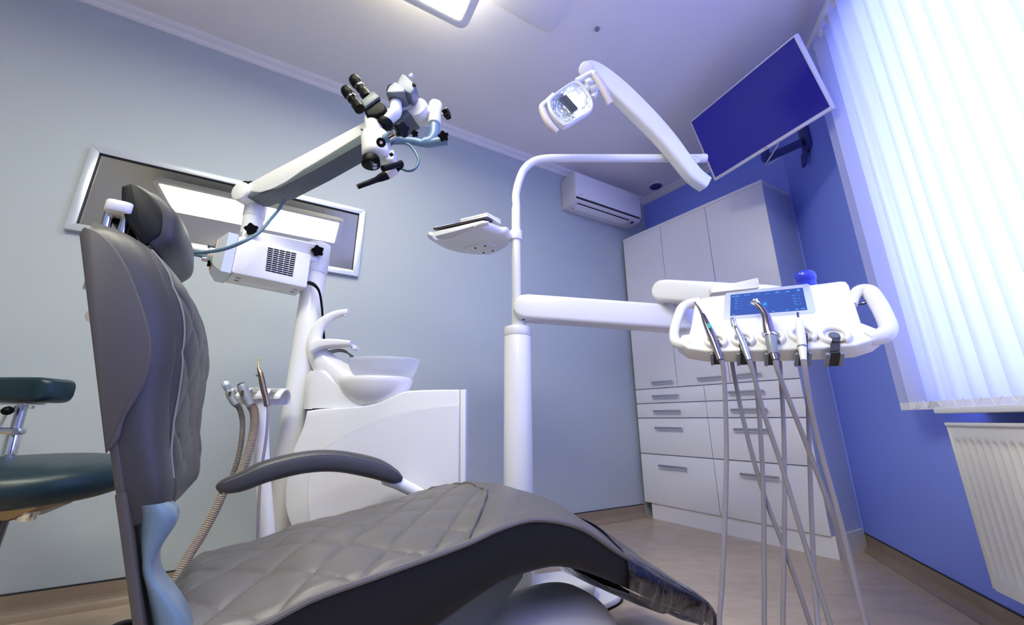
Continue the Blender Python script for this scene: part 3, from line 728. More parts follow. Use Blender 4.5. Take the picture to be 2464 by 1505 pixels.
# ================================================================ dental unit column
Yc = 1.75
pc = aY(1246, 900, Yc); XC = pc.x
u = thing('unit_column', 'tall white equipment column with a bent pole arm behind the chair', 'dental unit', V((XC, Yc, 0)))
zc = aY(1246, 781, Yc - .06).z
make('column', MB().cyl(V((XC, Yc, .03)), V((XC, Yc, zc - .045)), .0625, seg=48, bev=.001), M['white'], u)
make('column_cap', MB().cyl(V((XC, Yc, zc - .044)), V((XC, Yc, zc)), .0632, seg=48, bev=.006), M['white'], u)
pl = [aY(x, y, Yc) for x, y in ((1238, 785), (1238, 690), (1240, 590), (1243.5, 500), (1244.5, 470), (1249, 436), (1262, 407), (1284, 389), (1312, 382), (1352, 381), (1450, 381), (1550, 381), (1640, 381), (1694, 381))]
for p in pl[:5]: p.x = pl[3].x - .002
make('pole', MB().tube(pl, .0205, seg=24, smooth=5), M['white'], u)
make('pole_sleeve', MB().cyl(V((pl[3].x - .002, Yc, zc)), V((pl[3].x - .002, Yc, pl[3].z)), .0222, seg=28, bev=.001), M['white'], u)
pe = pl[-1]
make('end_cap', MB().cyl(pe - V((.02, 0, 0)), pe + V((.012, 0, 0)), .0225, seg=28, bev=.004), M['white'], u)
# floor plate that carries column and basin unit
bp_ = [aZ(x, y, .03) for x, y in ((1508, 1420), (1508, 1445), (1490, 1462), (1460, 1475))]
bo = crom([V((-.62, 1.60, 0)), V((-.30, 1.57, 0)), V((.05, 1.60, 0)), V((.36, 1.82, 0)), V((.47, 1.93, 0)), V((.46, 2.05, 0)), V((.34, 2.12, 0)), V((.0, 2.06, 0)), V((-.5, 1.98, 0))], 5)
make('floor_plate', MB().prism(bo, Z * .028, .006), M['white'], u)
make('floor_plate_edge', MB().prism([cen_ + (p - cen_) * 1.012 for cen_ in [V((-.1, 1.82, 0))] for p in bo], Z * .008), M['black'], u)
make('foot_cowl', MB().prism([V((.06, 1.62, .026)), V((.18, 1.66, .026)), V((.33, 1.80, .026)), V((.36, 1.90, .026)), V((.30, 1.98, .026)), V((-.04, 1.86, .026))], Z * .09, .03, 4), M['white'], u)

# --- operating light hanging from the end of the pole
La, Lb = 1.50, 1.74
t = thing('operating_light', 'white dental operating light with lit rectangular reflector on a curved arm', 'lamp', aY(1375, 250, La))
zx = lambda a, b, Y: aY(1280 + a / 4.427, 130 + b / 4.427, Y)
cl = [(560, 160, 48), (640, 175, 76), (760, 265, 98), (930, 415, 108), (1110, 590, 108), (1280, 762, 102), (1440, 940, 94), (1580, 1120, 86), (1720, 1295, 80), (1842, 1388, 78)]
cl[-1] = (1845, 1392, 74)
P = []; W = []
for i, (a, b, w_) in enumerate(cl):
    Y = La + .06 + (Lb - La - .06) * i / (len(cl) - 1); p = zx(a, b, Y); P.append(p); W.append(mm(w_ / 4.427, p))
cp = crom(P, 5); rings = []
fw = V((0, -1, 0))
for i, p in enumerate(cp):
    q = i / 5; k = min(int(q), len(W) - 2); w_ = W[k] + (W[k + 1] - W[k]) * (q - k)
    d = (cp[min(i + 1, len(cp) - 1)] - cp[max(i - 1, 0)]).normalized(); y = d.cross(fw).normalized(); x = y.cross(d)
    if i == len(cp) - 1: w_ *= 1
    rings.append(rrect(p, y * w_, x * .034, .016, 4))
e0 = rings[0]; 
make('arm', MB().loft(rings), M['white'], t, 50)
make('arm_tip', MB().cyl(zx(575, 165, La + .03), zx(575, 165, La + .11), mm(17, P[0]), seg=28, bev=.012), M['white'], t)
for a, b in ((1015, 544), (1677, 1231)):
    p = zx(a, b, La + .01 if a < 1200 else Lb - .07); r = mm(2.2, p)
    p2 = zx(a, b, La + .16 if a < 1200 else Lb - .035)
    make('screw_hole', MB().cyl(p2 - ray(*(1280 + a / 4.427, 130 + b / 4.427)).normalized() * .012 * 0 + V((0, -.004, 0)), p2 + V((0, .01, 0)), r, seg=14), M['black'], t)
make('arm_pivot', MB().cyl(V((aY(1672, 395, Lb).x, Lb - .035, aY(1672, 395, Lb).z)), V((aY(1672, 395, Lb).x, Yc, pe.z)), .016, seg=18), M['white'], t)
# head : local axes
hc = zx(410, 560, La); e_1 = (zx(560, 430, La) - zx(260, 640, La)).normalized(); nf = V((-.28, -.88, -.38)).normalized()
nf = (nf - e_1 * nf.dot(e_1)).normalized(); e_2 = nf.cross(e_1).normalized()
if e_2.z > 0: e_2 = -e_2
def hx(a, b, off=0): return on(1280 + a / 4.427, 130 + b / 4.427, hc + nf * off, nf)
face = crom([hx(a, b) for a, b in ((165, 500), (215, 440), (330, 352), (440, 285), (500, 290), (560, 335), (620, 430), (655, 520), (645, 590), (590, 640), (480, 705), (380, 762), (320, 755), (240, 680), (185, 590), (165, 500))], 4)[:-1]
fcen = sum(face, V((0, 0, 0))) / len(face)
rim = MB()
rim.loft([[fcen + (p - fcen) * k - nf * o for p in face] for k, o in ((.86, .006), (.88, 0), (.93, -.004), (.985, 0), (1.0, .012), (.97, .035), (.80, .065), (.45, .085), (.0, .09))], cap=False)
make('housing', rim, M['white'], t, 50)
make('reflector', MB().loft([[fcen + (p - fcen) * k - nf * o for p in face] for k, o in ((.87, .006), (.80, .022), (.55, .045), (.25, .052), (.02, .053))], cap=False), M['reflector'], t, 50)
make('front_glass', MB().prism([fcen + (p - fcen) * .868 - nf * .004 for p in face], -nf * .0015), M['glass'], t, 0)
bc = hx(405, 520, -.026)
for dx_, wd in ((.032, .018),):
    make('bulb', MB().rbox(bc + e_1 * dx_, e_1 * wd, e_2 * .034, nf * .008, .014, .004), M['bulb'], t)
for k in range(4):
    make('shade_fin', MB().rbox(bc + e_1 * (.006 - .0105 * k) + e_2 * .002, e_1 * .0022, e_2 * .046, nf * .008, .001, .0005), M['slate'], t)
def bar(pts, r, name, mat, flat=1.0): return make(name, MB().tube([hx(a, b, o) for a, b, o in pts], r, seg=14, flat=flat), mat, t)
hl_ = mm(8.6, hc)
bar([(105, 580, -.0), (150, 690, .004), (205, 770, .006), (270, 835, .004)], [hl_ * .95, hl_, hl_ * .95, hl_ * .85], 'hand_grip', M['grip'])
bar([(665, 225, -.0), (730, 320, .004), (790, 430, .006), (840, 535, .004)], [hl_ * .95, hl_ * 1.05, hl_, hl_ * .9], 'hand_grip', M['grip'])
bar([(95, 585, 0), (105, 545, -.01), (160, 500, -.02), (230, 440, -.03)], [.010, .010, .010, .012], 'grip_bracket', M['white'])
bar([(670, 215, 0), (640, 200, -.005), (570, 235, -.02), (470, 290, -.03)], [.013, .013, .013, .014], 'grip_bracket', M['white'])
make('head_joint', MB().tube([hx(560, 400, -.05), hx(610, 320, -.07), hx(600, 280, -.09), zx(570, 200, La + .07)], [.020, .020, .018, .018], seg=16), M['white'], t)
make('joint_barrel', MB().cyl(hx(620, 390, -.05), hx(720, 340, -.05), .017, seg=22, bev=.003), M['white'], t)
make('joint_barrel', MB().cyl(hx(650, 470, -.06), hx(680, 400, -.06), .014, seg=20, bev=.003), M['white'], t)

# --- bracket tray clamped to the pole
tz_ = 1.60
t = thing('bracket_tray', 'white side tray with carrying handle clamped to the pole', 'tray', V((-.2, 1.7, tz_)))
TK = 10.267
tp = lambda a, b, z: aZ(1020 + a / TK, 500 + b / TK, z)
ob = crom([(lambda p: V((p.x, p.y, tz_)))(tp(a, b, tz_ + (.034 if b < 745 and a < 1980 else .012))) for a, b in ((135, 700), (230, 600), (800, 465), (1350, 335), (1500, 315), (1640, 360), (1900, 470), (2070, 590), (2150, 740), (2100, 920), (1900, 1060), (1700, 1130), (1450, 1150), (1100, 1135), (700, 1060), (400, 960), (210, 850), (135, 700))], 4)[:-1]
ocen = sum(ob, V((0, 0, 0))) / len(ob)
m = MB(); m.loft([[ocen + (p - ocen) * k + Z * h for p in ob] for k, h in ((.80, 0), (.90, .003), (.97, .012), (1.0, .026), (.985, .034), (.95, .034), (.93, .026))])
make('tray_body', m, M['white'], t, 50)
he = [tp(a, b, tz_ + .001) for a, b in ((1600, 385), (1450, 410), (1250, 500), (950, 640), (640, 765), (400, 800), (230, 775), (150, 700), (175, 640))]
make('tray_handle', MB().tube(he, .0095, seg=12, smooth=5, flat=1.3), M['white'], t)
lens = [tp(a, b, tz_ + .0005) for a, b in ((280, 690), (600, 610), (950, 520), (1240, 440), (1120, 545), (900, 640), (640, 725), (430, 748), (320, 735))]
make('grip_shade_plate', MB().prism(crom(lens + [lens[0]], 3)[:-1], Z * -.0035, .001), M['aclou'], t)  # thin plate, its grey painted as the shaded grip opening
make('bottom_boss', MB().prism([ocen + (p - ocen) * .42 + V((.04, .06, -.008)) for p in ob], Z * .012, .003), M['white'], t)
for a, b in ((1272, 998), (1510, 948), (1703, 1068), (1475, 1115)):
    p = tp(a, b, tz_ - .008); make('screw_hole', MB().cyl(p - Z * .0012, p + Z * .004, .006, seg=14), M['black'], t)
pcl = V((pl[3].x - .002, Yc, aY(1240, 568, Yc).z))
make('clamp_collar', MB().cyl(pcl - Z * .026, pcl + Z * .026, .031, seg=36, bev=.004), M['white'], t)
make('clamp_lug', MB().tube([pcl - V((.02, .0, 0)), pcl + V((-.07, -.03, -.012))], [.022, .018], seg=16, smooth=0), M['white'], t)
tt = thing('instrument_tray', 'flat dark steel tray lying on the white side tray', 'tray', V((-.2, 1.7, tz_ + .035)))
mt = [tp(a, b, tz_ + .04) for a, b in ((225, 545), (1540, 262), (1700, 350), (1500, 620), (700, 800))]
make('tray_pan', MB().prism([p for p in mt], Z * .010, .002), M['steel'], tt)
z_n = tz_ + .051
def napkin(name, lab, quad, zz, h, n):
    t_ = thing(name, lab, 'napkins', sum(quad, V((0, 0, 0))) / len(quad), 'paper napkins on trays'); 
    for k in range(n):
        q = [p + V((random.uniform(-.003, .003), random.uniform(-.003, .003), h * k / n)) for p in quad]
        make('sheet', MB().prism(q, Z * (h / n * .86), h / n * .2), M['paper'], t_, 0)
    return t_
qa = [tp(a, b, z_n) for a, b in ((905, 375), (1560, 215), (1890, 400), (1300, 560))]
napkin('paper_napkins', 'stack of white paper napkins at the pole end of the side tray', qa, z_n, .022, 4)
qb = [tp(a, b, z_n) for a, b in ((262, 520), (760, 415), (900, 520), (420, 640))]
napkin('paper_napkins', 'thin pair of white paper napkins at the handle end of the side tray', qb, z_n, .010, 2)

# ================================================================ delivery table on its two arms
Tc = aY(1880, 770, 1.10); TE = V((.923, -.385, 0)).normalized(); HB_ = V((.385, .923, 0)); tau = math.radians(50)
TU = HB_ * math.cos(tau) + Z * math.sin(tau); TN = TE.cross(TU).normalized()
if TN.y > 0: TN = -TN
def tb(x, y, off=0): return on(x, y, Tc + TN * off, TN)
d_ = thing('delivery_table', 'white instrument delivery table with touch screen and handles on a jointed arm', 'instrument table', Tc)
top_o = [tb(x, y) for x, y in ((1690, 716), (1830, 702), (1945, 686), (2022, 676), (2036, 677), (2043, 685), (2052, 712), (2066, 755), (2073, 776), (2110, 790), (2128, 800), (2108, 816), (2062, 831), (1980, 837), (1860, 842), (1740, 845), (1700, 845), (1655, 838), (1630, 822), (1640, 806), (1658, 803), (1664, 780), (1670, 738), (1676, 724))]
make('table_body', MB().prism(top_o, -TN * .046, .006, 3), M['white'], d_, 40)
# grip loops left and right
r1 = .0165
lh = [tb(x, y, -.014) for x, y in ((1683, 727), (1660, 731), (1641, 742), (1629, 772), (1622, 805), (1630, 826), (1660, 834))]
make('grip_loop', MB().tube(lh, [r1, r1, r1 * .95, r1 * .95, r1 * .9, r1, r1], seg=14, flat=1.0), M['white'], d_)
rh = [tb(x, y, -.014) for x, y in ((2050, 735), (2056, 712), (2070, 700), (2092, 703), (2112, 730), (2131, 768), (2137, 792), (2122, 808), (2085, 818))]
make('grip_loop', MB().tube(rh, [.012, .015, .018, .021, .021, .020, .020, .021, .02], seg=14), M['white'], d_)
lp = tb(2066, 720, -.05)
make('joystick_loop', MB().tube([lp + (TE * math.cos(a) + TU * math.sin(a)) * .021 for a in [2 * math.pi * k / 20 for k in range(21)]], .006, seg=10, smooth=0), M['clear'], d_)
# screen
sq = lambda pts, o: [tb(x, y, o) for x, y in pts]
make('screen_bezel', MB().prism(sq(((1744, 711), (1748, 705), (1943, 683), (1949, 686), (1963, 747), (1959, 754), (1744, 769), (1741, 765)), .0012), -TN * .003, .001), M['frame'], d_)
SQ = ((1758, 710), (1931.5, 692.5), (1943, 746), (1757, 760.5))
scr = make('touch_screen', MB().prism(sq(SQ, .0018), -TN * .002), M['lcd'], d_, 0)
def scuv(a, b, o=.0022):
    p = [tb(x, y, o) for x, y in SQ]; return (p[0] * (1 - a) + p[1] * a) * (1 - b) + (p[3] * (1 - a) + p[2] * a) * b
def sbar(m, a, b, w, h, sl=0): return m.add([scuv(a, b), scuv(a + w, b + sl), scuv(a + w, b + h + sl), scuv(a, b + h)], [(0, 1, 2, 3)])
m = MB()
for k in range(7): sbar(m, .025 + .0155 * k, .075 - .0 * k, .010 if k != 2 else .003, .05)
for k in range(5): sbar(m, .205 + .0155 * k, .075, .010 if k != 2 else .003, .04)
for k in range(5):
    sbar(m, .065, .20 + .12 * k, .045, .014, .02); sbar(m, .065, .19 + .12 * k, .012, .02); sbar(m, .150, .21 + .12 * k, .006, .02)
    if k < 4: sbar(m, .84 + .004 * k, .30 + .13 * k, .05, .014, .04); sbar(m, .925, .32 + .13 * k, .015, .016)
for a, b, w in ((.38, .09, .018), (.50, .10, .02), (.63, .10, .03), (.645, .08, .04), (.77, .10, .05), (.92, .10, .035), (.92, .07, .035), (.03, .95, .03), (.56, .93, .03), (.74, .92, .025), (.855, .92, .035), (.925, .92, .05)): sbar(m, a, b, w, .03)
for q in ((.375, .42), (.29, .55), (.475, .50), (.475, .70)):
    for k in range(14):
        if k % 5 == 4: continue
        a = 2 * math.pi * k / 14; a2 = a + .35
        m.add([scuv(q[0] + .026 * math.cos(x) * s_, q[1] + .06 * math.sin(x) * s_) for x, s_ in ((a, 1), (a2, 1), (a2, .88), (a, .88))], [(0, 1, 2, 3)])
make('screen_icons', m, M['lcdicon'], scr, 0)
m = MB(); m.add([scuv(.475 + .027 * math.cos(2 * math.pi * k / 16), .60 + .055 * math.sin(2 * math.pi * k / 16), .0024) for k in range(16)], [tuple(range(16))])
m.add([scuv(.545 + .007 * math.cos(2 * math.pi * k / 10), .105 + .022 * math.sin(2 * math.pi * k / 10), .0024) for k in range(10)], [tuple(range(10))])
make('screen_spot', m, M['lcdspot'], scr, 0)
# five instrument cradles along the front edge
CR = [(1722, 822, 25), (1787, 818, 26), (1856, 813, 28), (1931, 806, 30), (2007, 808, 33)]
for x, y, r in CR:
    c = tb(x, y, .004); R = mm(r, c) * .78; m = MB()
    rings = []
    for k in range(29):
        a = math.radians(-62 + 304 * k / 28); dr = TE * math.cos(a) + TU * math.sin(a)
        rings.append([c + dr * (R + .0075 * math.cos(q)) + TN * (.010 * math.sin(q)) for q in [2 * math.pi * j / 12 for j in range(12)]])
    m.loft(rings); cr_ = make('cradle', m, M['white'], d_, 60)
    make('cup', MB().lathe([(R, .004), (R * .75, -.001), (R * .45, -.0025), (.0005, -.003)], c, TN, 28, cap=False), M['white'], cr_)
    make('socket', MB().prism([c + TE * (R * .42 * math.cos(a)) + TU * (R * .42 * math.sin(a)) for a in [2 * math.pi * j / 20 for j in range(20)]], TN * .0025), M['slate'], cr_)
    g = c - TU * (R + .006)
    fp = tb(x, 846, 0); fp = on(x + 2, 846, Tc, TN)
    n_f = -TU
    for sx in (-1, 1):
        make('slot_lining', MB().rbox(fp + TE * (sx * R * .52) - TN * .026 + n_f * .003, TE * (R * .16), TN * .022, TU * .004, .002, .001), M['grey'], cr_)
    make('slot', MB().rbox(fp - TN * .024 + n_f * .002, TE * (R * .36), TN * .023, TU * .003, .002, .001), M['dark'], cr_)
    make('slot_top', MB().prism([c - TU * (R * .3) - TE * (R * .36) + TN * .000, c - TU * (R * .3) + TE * (R * .36), fp + TE * (R * .36), fp - TE * (R * .36)], TN * .0022), M['dark'], cr_, 0)
# underside fin and front lower lip
lip = [tb(x, y, -.044) for x, y in ((1690, 846), (1760, 850), (1900, 846), (2040, 838), (2070, 826), (2062, 800), (1880, 780), (1700, 800))]
make('lower_shell', MB().prism(lip, -TN * .024, .006), M['offwhite'], d_)
# arms: lower arm from the column, upper spring arm carrying the table
def armbox(pa, pb, ha, hb, wd, name, parent, rr=.018, ext=0):
    d = (pb - pa).normalized(); side = V((-d.y, d.x, 0)).normalized(); up = d.cross(side) * -1
    if up.z < 0: up = -up
    rings = []
    L = (pb - pa).length
    for t_, k in ((0, .30), (.012, .70), (.03, .90), (.06, 1), (L - .06, 1), (L - .03, .93), (L - .012, .75), (L, .45)):
        h = (ha + (hb - ha) * t_ / L) * k; rings.append(rrect(pa + d * t_, side * (wd * (.6 + .4 * k)), up * h, min(rr, h * .9), 4))
    return make(name, MB().loft(rings), M['white'], parent, 50)
pa, pb = aY(1236, 741, Yc - .03), aY(1668, 772, Yc - .03)
a1_ = armbox(pa, pb, mm(31, pa), mm(31, pb), .05, 'lower_arm', d_)
make('pivot_pin', MB().cyl(V((XC + .012, Yc - .02, zc - .005)), V((XC + .012, Yc - .02, pa.z)), .024, seg=24), M['white'], d_)
make('arm_underplate', MB().prism(rrect(V((XC + .05, Yc - .03, zc + .024)), V((.03, 0, 0)), V((0, .03, 0)), .012, 4), Z * .012), M['navy'], d_)
pa2, pb2 = aY(1575, 701, Yc - .05), aY(1900, 722, 1.36)
make('elbow_pin', MB().cyl(aY(1610, 742, Yc - .06), aY(1610, 715, Yc - .06), mm(11, pa2), seg=20), M['white'], d_)
armbox(pa2, pb2, mm(27, pa2), mm(30, pb2), .045, 'upper_arm', d_)
make('table_support', MB().tube([pb2, tb(1900, 760, -.09), tb(1890, 775, -.045)], [.035, .035, .04], seg=18), M['white'], d_)

# things lying on the table's back edge
bq = [tb(x, y, -.012) for x, y in ((1712, 705), (1828, 692))]
back = TU * .05 - TN * .0
t = thing('paper_napkins', 'thick stack of white paper napkins on the back edge of the touch screen table', 'napkins', bq[0], 'paper napkins on trays')
for k in range(6):
    h = .0058; z_ = Z * (h * k)
    q0, q1 = bq[0] + z_ * (.45), bq[1] + z_
    make('sheet', MB().prism([q0, q1, q1 + HB_ * .10 + Z * .015, q0 + HB_ * .10 + Z * .015], Z * h * .8, .0008), M['paper'], t, 0)
c = tb(1940, 684, -.02) + TU * .002
up_ = (Z + TN * .15).normalized(); R = mm(22, c)
t = thing('rubber_cap', 'glossy blue rounded rubber cap standing behind the touch screen', 'cap', c)
make('stem', MB().lathe([(.0, -.02), (R * .98, -.02), (R * .93, .0), (R * .90, .010)], c, up_, 28, cap=False), M['bluecap'], t)
make('dome', MB().lathe([(R * .90, .006), (R * .99, .012), (R * 1.02, .022), (R * .95, .033), (R * .75, .040), (R * .4, .044), (.0005, .045)], c, up_, 32, cap=False), M['bluecap'], t)

# --- the instruments in the cradles, each with its own hose
def hose_pts(st, pts): return [st] + [aY(x, y, Y) for x, y, Y in pts]
def inst(name, lab, body, bodymat, hose, cat='dental handpiece', hr=.0058):
    """body: list of (px, py, radius px, height above the table plane)"""
    P = [tb(x, y, o) for x, y, r, o in body]; R = [mm(r, p) for (x, y, r, o), p in zip(body, P)]
    t_ = thing(name, lab, cat, P[-1])
    make('body', MB().tube(P, R, seg=18, smooth=5), bodymat, t_, 50)
    Y0 = P[-1].y; H = [P[-2] * .15 + P[-1] * .85] + [aY(x, y, Y0 + dy) for x, y, dy in hose]
    # below the frame: the hose turns round near the floor
    make('hose', MB().tube(H, [hr * 1.25] + [hr] * (len(H) - 1), seg=12, smooth=6), M['hose'], t_)
    return t_, P, R
i1, P, R = inst('air_water_syringe', 'dark steel syringe with bent needle tip in the leftmost table cradle', [(1671, 728, 1.6, .030), (1681, 741, 2.2, .030), (1689, 756, 3.2, .028), (1692, 760, 5, .028), (1700, 780, 7.5, .026), (1711, 806, 9, .022), (1722, 835, 9, .014), (1734, 868, 7.5, .004)], M['steel'],
    [(1740, 885, 0), (1745, 960, .01), (1748, 1100, .02), (1744, 1260, .02), (1738, 1400, .02), (1734, 1540, .02), (1790, 1640, .04), (1880, 1640, .07), (1962, 1560, .09), (1945, 1490, .09), (1893, 1335, .09), (1838, 1190, .09), (1793, 1030, .09), (1768, 910, .09), (1761, 870, .085)])
p = tb(1707, 786, .036); make('trigger_button', MB().rbox(p, (P[5] - P[3]).normalized() * .011, TE * .004, TN * .004, .003, .001), M['green'], i1)
i2, P, R = inst('turbine_handpiece', 'short chrome handpiece with rounded head in the second cradle from the left', [(1764, 771, 4, .030), (1766, 779, 5, .028), (1772, 790, 5, .026), (1779, 805, 6.5, .022), (1788, 826, 8, .016), (1796, 850, 7, .008), (1803, 868, 7, .002)], M['handle'],
    [(1812, 895, 0), (1835, 985, .01), (1880, 1120, .02), (1925, 1270, .02), (1968, 1410, .02), (2006, 1545, .02), (1990, 1640, .05), (1900, 1650, .08), (1845, 1560, .11), (1839, 1400, .11), (1837, 1200, .11), (1829, 1030, .11), (1818, 910, .11), (1812, 868, .10)])
make('head', MB().cyl(tb(1763, 767, .036), tb(1767, 788, .030), mm(6.2, P[0]), seg=20, bev=.002), M['chrome'], i2)
i3, P, R = inst('contra_angle_handpiece', 'large steel contra-angle handpiece with angled head in front of the screen', [(1822, 734, 7, .045), (1832, 743, 7.5, .044), (1841, 757, 8.5, .042), (1845, 768, 9.5, .040), (1848, 785, 11, .035), (1852, 804, 12, .028), (1854, 808, 12.5, .026), (1857, 830, 11, .018), (1861, 852, 8, .008), (1866, 868, 8, .002)], M['steel'],
    [(1874, 900, 0), (1905, 980, .01), (1950, 1095, .02), (2000, 1230, .02), (2040, 1360, .03), (2085, 1500, .03), (2110, 1590, .03), (2060, 1660, .07), (1930, 1640, .11), (1887, 1540, .14), (1886, 1380, .14), (1888, 1180, .14), (1885, 1010, .14), (1878, 900, .14), (1876, 868, .13)])
hd = (tb(1841, 757, .042) - tb(1824, 736, .046))
c0 = tb(1819, 729, .047); ax = (TU * .55 - TE * .45 + TN * .35).normalized()
make('head', MB().lathe([(.0005, .0105), (.0095, .0105), (.0115, .008), (.0115, .004), (.0090, .001), (.0085, -.008), (.006, -.012), (.0005, -.0125)], c0, ax, 24, cap=False), M['chrome'], i3)
make('ring', MB().cyl(P[6] - (P[7] - P[6]).normalized() * .003, P[6] + (P[7] - P[6]).normalized() * .003, R[6] * 1.06, seg=22), M['chrome'], i3)
make('sheath', MB().tube([P[6] + (P[7] - P[6]) * .2, P[7], P[8]], [R[6] * 1.0, R[7] * 1.08, R[8] * 1.2], seg=18, smooth=4), M['grey'], i3)
i4, P, R = inst('scaler_handpiece', 'white ultrasonic scaler with dark tip in the fourth cradle', [(1922, 767, 4.5, .034), (1923, 772, 6.5, .033), (1925, 790, 8.5, .028), (1928, 812, 9.5, .022), (1930, 834, 9.5, .012), (1932, 850, 8, .006), (1934, 868, 6.5, .0)], M['white'],
    [(1938, 900, 0), (1952, 985, .01), (1978, 1095, .02), (2015, 1230, .02), (2048, 1360, .02), (2082, 1500, .02), (2105, 1600, .02), (2060, 1690, .06), (1990, 1640, .12), (1968, 1500, .18), (1955, 1300, .2), (1945, 1000, .2), (1940, 868, .14)])
make('tip', MB().tube([tb(1920, 753, .037), tb(1920, 758, .037), tb(1921, 764, .036), tb(1922, 769, .034)], [mm(2.6, P[0]), mm(2.8, P[0]), mm(2.4, P[0]), mm(4, P[0])], seg=12, smooth=3), M['steel'], i4)
make('collar', MB().cyl(P[4], P[4] + (P[5] - P[4]).normalized() * .004, R[4] * 1.04, seg=20), M['slate'], i4)

# ================================================================ basin unit (cuspidor)
Yq = 1.50; YB = 1.66
cu = thing('basin_unit', 'white rinse basin unit with curved spout and frosted bowl', 'dental basin', V((-.5, 1.6, .03)))
def q(x, y, Y=Yq): return aY(x, y, Y)
bo = crom([q(x, y) for x, y in ((738, 990), (728, 1030), (712, 1066), (696, 1110), (688, 1160), (685, 1210), (690, 1240), (700, 1268))], 4)
lo_ = [q(712, 1300), q(724, 1330)]
tpx = crom([q(x, y) for x, y in ((1106, 938), (1040, 938.5), (985, 941), (960, 947), (935, 959), (905, 971), (870, 978), (820, 982), (770, 985), (738, 990))], 3)
body = tpx[:-1] + bo + lo_ + [q(1105, 1330)]
make('cabinet_body', MB().prism(body, V((0, YB - Yq, 0)), .006, 3), M['white'], cu, 40)
# bevelled right side strip
make('side_trim', MB().prism([q(1107, 938.5), q(1121, 937.2), q(1119, 1330), q(1106, 1330)], V((0, .13, 0)), .003), M['white'], cu)
inset = crom([q(x, y, Yq - .004) for x, y in ((1103, 975), (1050, 979), (985, 990), (920, 1010), (860, 1036), (810, 1062), (772, 1090), (750, 1125), (741, 1170), (741, 1215), (746, 1260), (752, 1320))], 5) + [q(1101, 1320, Yq - .004)]
make('door_panel', MB().prism(inset, V((0, .006, 0)), .001), M['panel'], cu, 0)
gap = [p + V((0, .0035, 0)) for p in inset]
make('door_gap', MB().tube(gap, .0016, seg=6, smooth=0), M['grey'], cu)
# pedestal carrying the spout and basin
def lring(cx, hw, y, d=.055, r=.05): p = q(cx, y, Yq + .075); return rrect(p, V((mm(hw, p), 0, 0)), V((0, d, 0)), r, 6)
m = MB(); m.loft([lring(820, 84, 986), lring(820, 84, 983), lring(813, 76, 965), lring(803, 65, 945), lring(792, 52, 925), lring(784, 42, 908), lring(780, 30, 896)])
make('pedestal', m, M['white'], cu, 60)
make('seam_gap', MB().loft([lring(820, 82, 988.5), lring(820, 82, 984)]), M['dark'], cu)
# basin: shallow shell under the bowl
bc = q(905, 912, Yq + .075); RB = mm(88, bc)
make('basin', MB().lathe([(.001, -.112), (RB * .45, -.110), (RB * .72, -.088), (RB * .92, -.050), (RB * 1.0, -.018), (RB * 1.0, -.002), (RB * .97, .003), (RB * .90, .000), (RB * .5, -.02), (.001, -.025)], bc, Z, 56, sy=.70, x=V((1, 0, 0)), cap=False), M['white'], cu, 60)
# C shaped neck
def qq(x, y): return q(x, y, Yq + .07)
cs = [(905, 944, 30), (862, 934, 33), (825, 915, 30), (791, 886, 24), (768, 858, 18.5), (756, 832, 15.5), (757, 812, 13.5), (765, 792, 11.5), (780, 774, 9.5), (800, 761, 8), (820, 754, 6.5), (838, 751, 5.5)]
PP = [qq(x, y) for x, y, r in cs]
make('spout_arch', MB().tube(PP, [mm(r, p) for (x, y, r), p in zip(cs, PP)], seg=20, smooth=5, flat=1.35, up=V((0, 1, 0))), M['white'], cu, 60)
p = qq(832, 757); make('water_outlet', MB().cyl(p, p - Z * .010, .0075, .0065, 16), M['offwhite'], cu)
fl = [(765, 843), (785, 834), (820, 832), (855, 834)]
FP = [qq(x, y) + V((.0, -.03, 0)) for x, y in fl]
rings = []
for i, p in enumerate(crom(FP, 5)):
    k = i / 15; hh = mm(13 - 7 * k, p); rings.append(rrect(p + Z * (.004 * k), V((0, .030 - .004 * k, 0)), Z * hh, .007, 3))
make('filler_arm', MB().loft(rings), M['white'], cu, 50)
make('filler_tip', MB().prism([qq(853, 829) + V((0, -.03, 0)), qq(863, 840) + V((0, -.03, 0)), qq(862, 845) + V((0, -.03, 0)), qq(850, 843) + V((0, -.03, 0))], V((0, .05, 0)), .002), M['white'], cu)
for k in range(3):
    pts = [qq(785, 848 + k) + V((0, -.005 + .012 * k, 0)), qq(815, 843 + 1.5 * k) + V((0, -.02 + .012 * k, 0)), qq(835, 846 + 2 * k) + V((0, -.02 + .012 * k, 0)), qq(846 + k, 857) + V((0, -.02 + .012 * k, 0)), qq(850 + k, 866) + V((0, -.02 + .012 * k, 0))]
    make('filler_pipe', MB().tube(pts, .0023, seg=10), M['steel'], cu)
bw = q(921, 912, Yq + .075); RW = mm(85, q(921, 866, Yq + .075)); hB = q(921, 868, Yq + .075).z - bw.z
tb_ = thing('rinse_bowl', 'frosted translucent rinse bowl standing on the white basin', 'bowl', bw)
make('bowl', MB().lathe([(.002, .004), (RW * .79, .004), (RW * .84, .010), (RW * .92, hB * .5), (RW * .97, hB * .85), (RW, hB), (RW * .985, hB + .002), (RW * .95, hB * .85), (RW * .90, hB * .5), (RW * .81, .014), (.002, .010)], bw, Z, 56, sy=.72, x=V((1, 0, 0)), cap=False), M['frost'], tb_, 60)

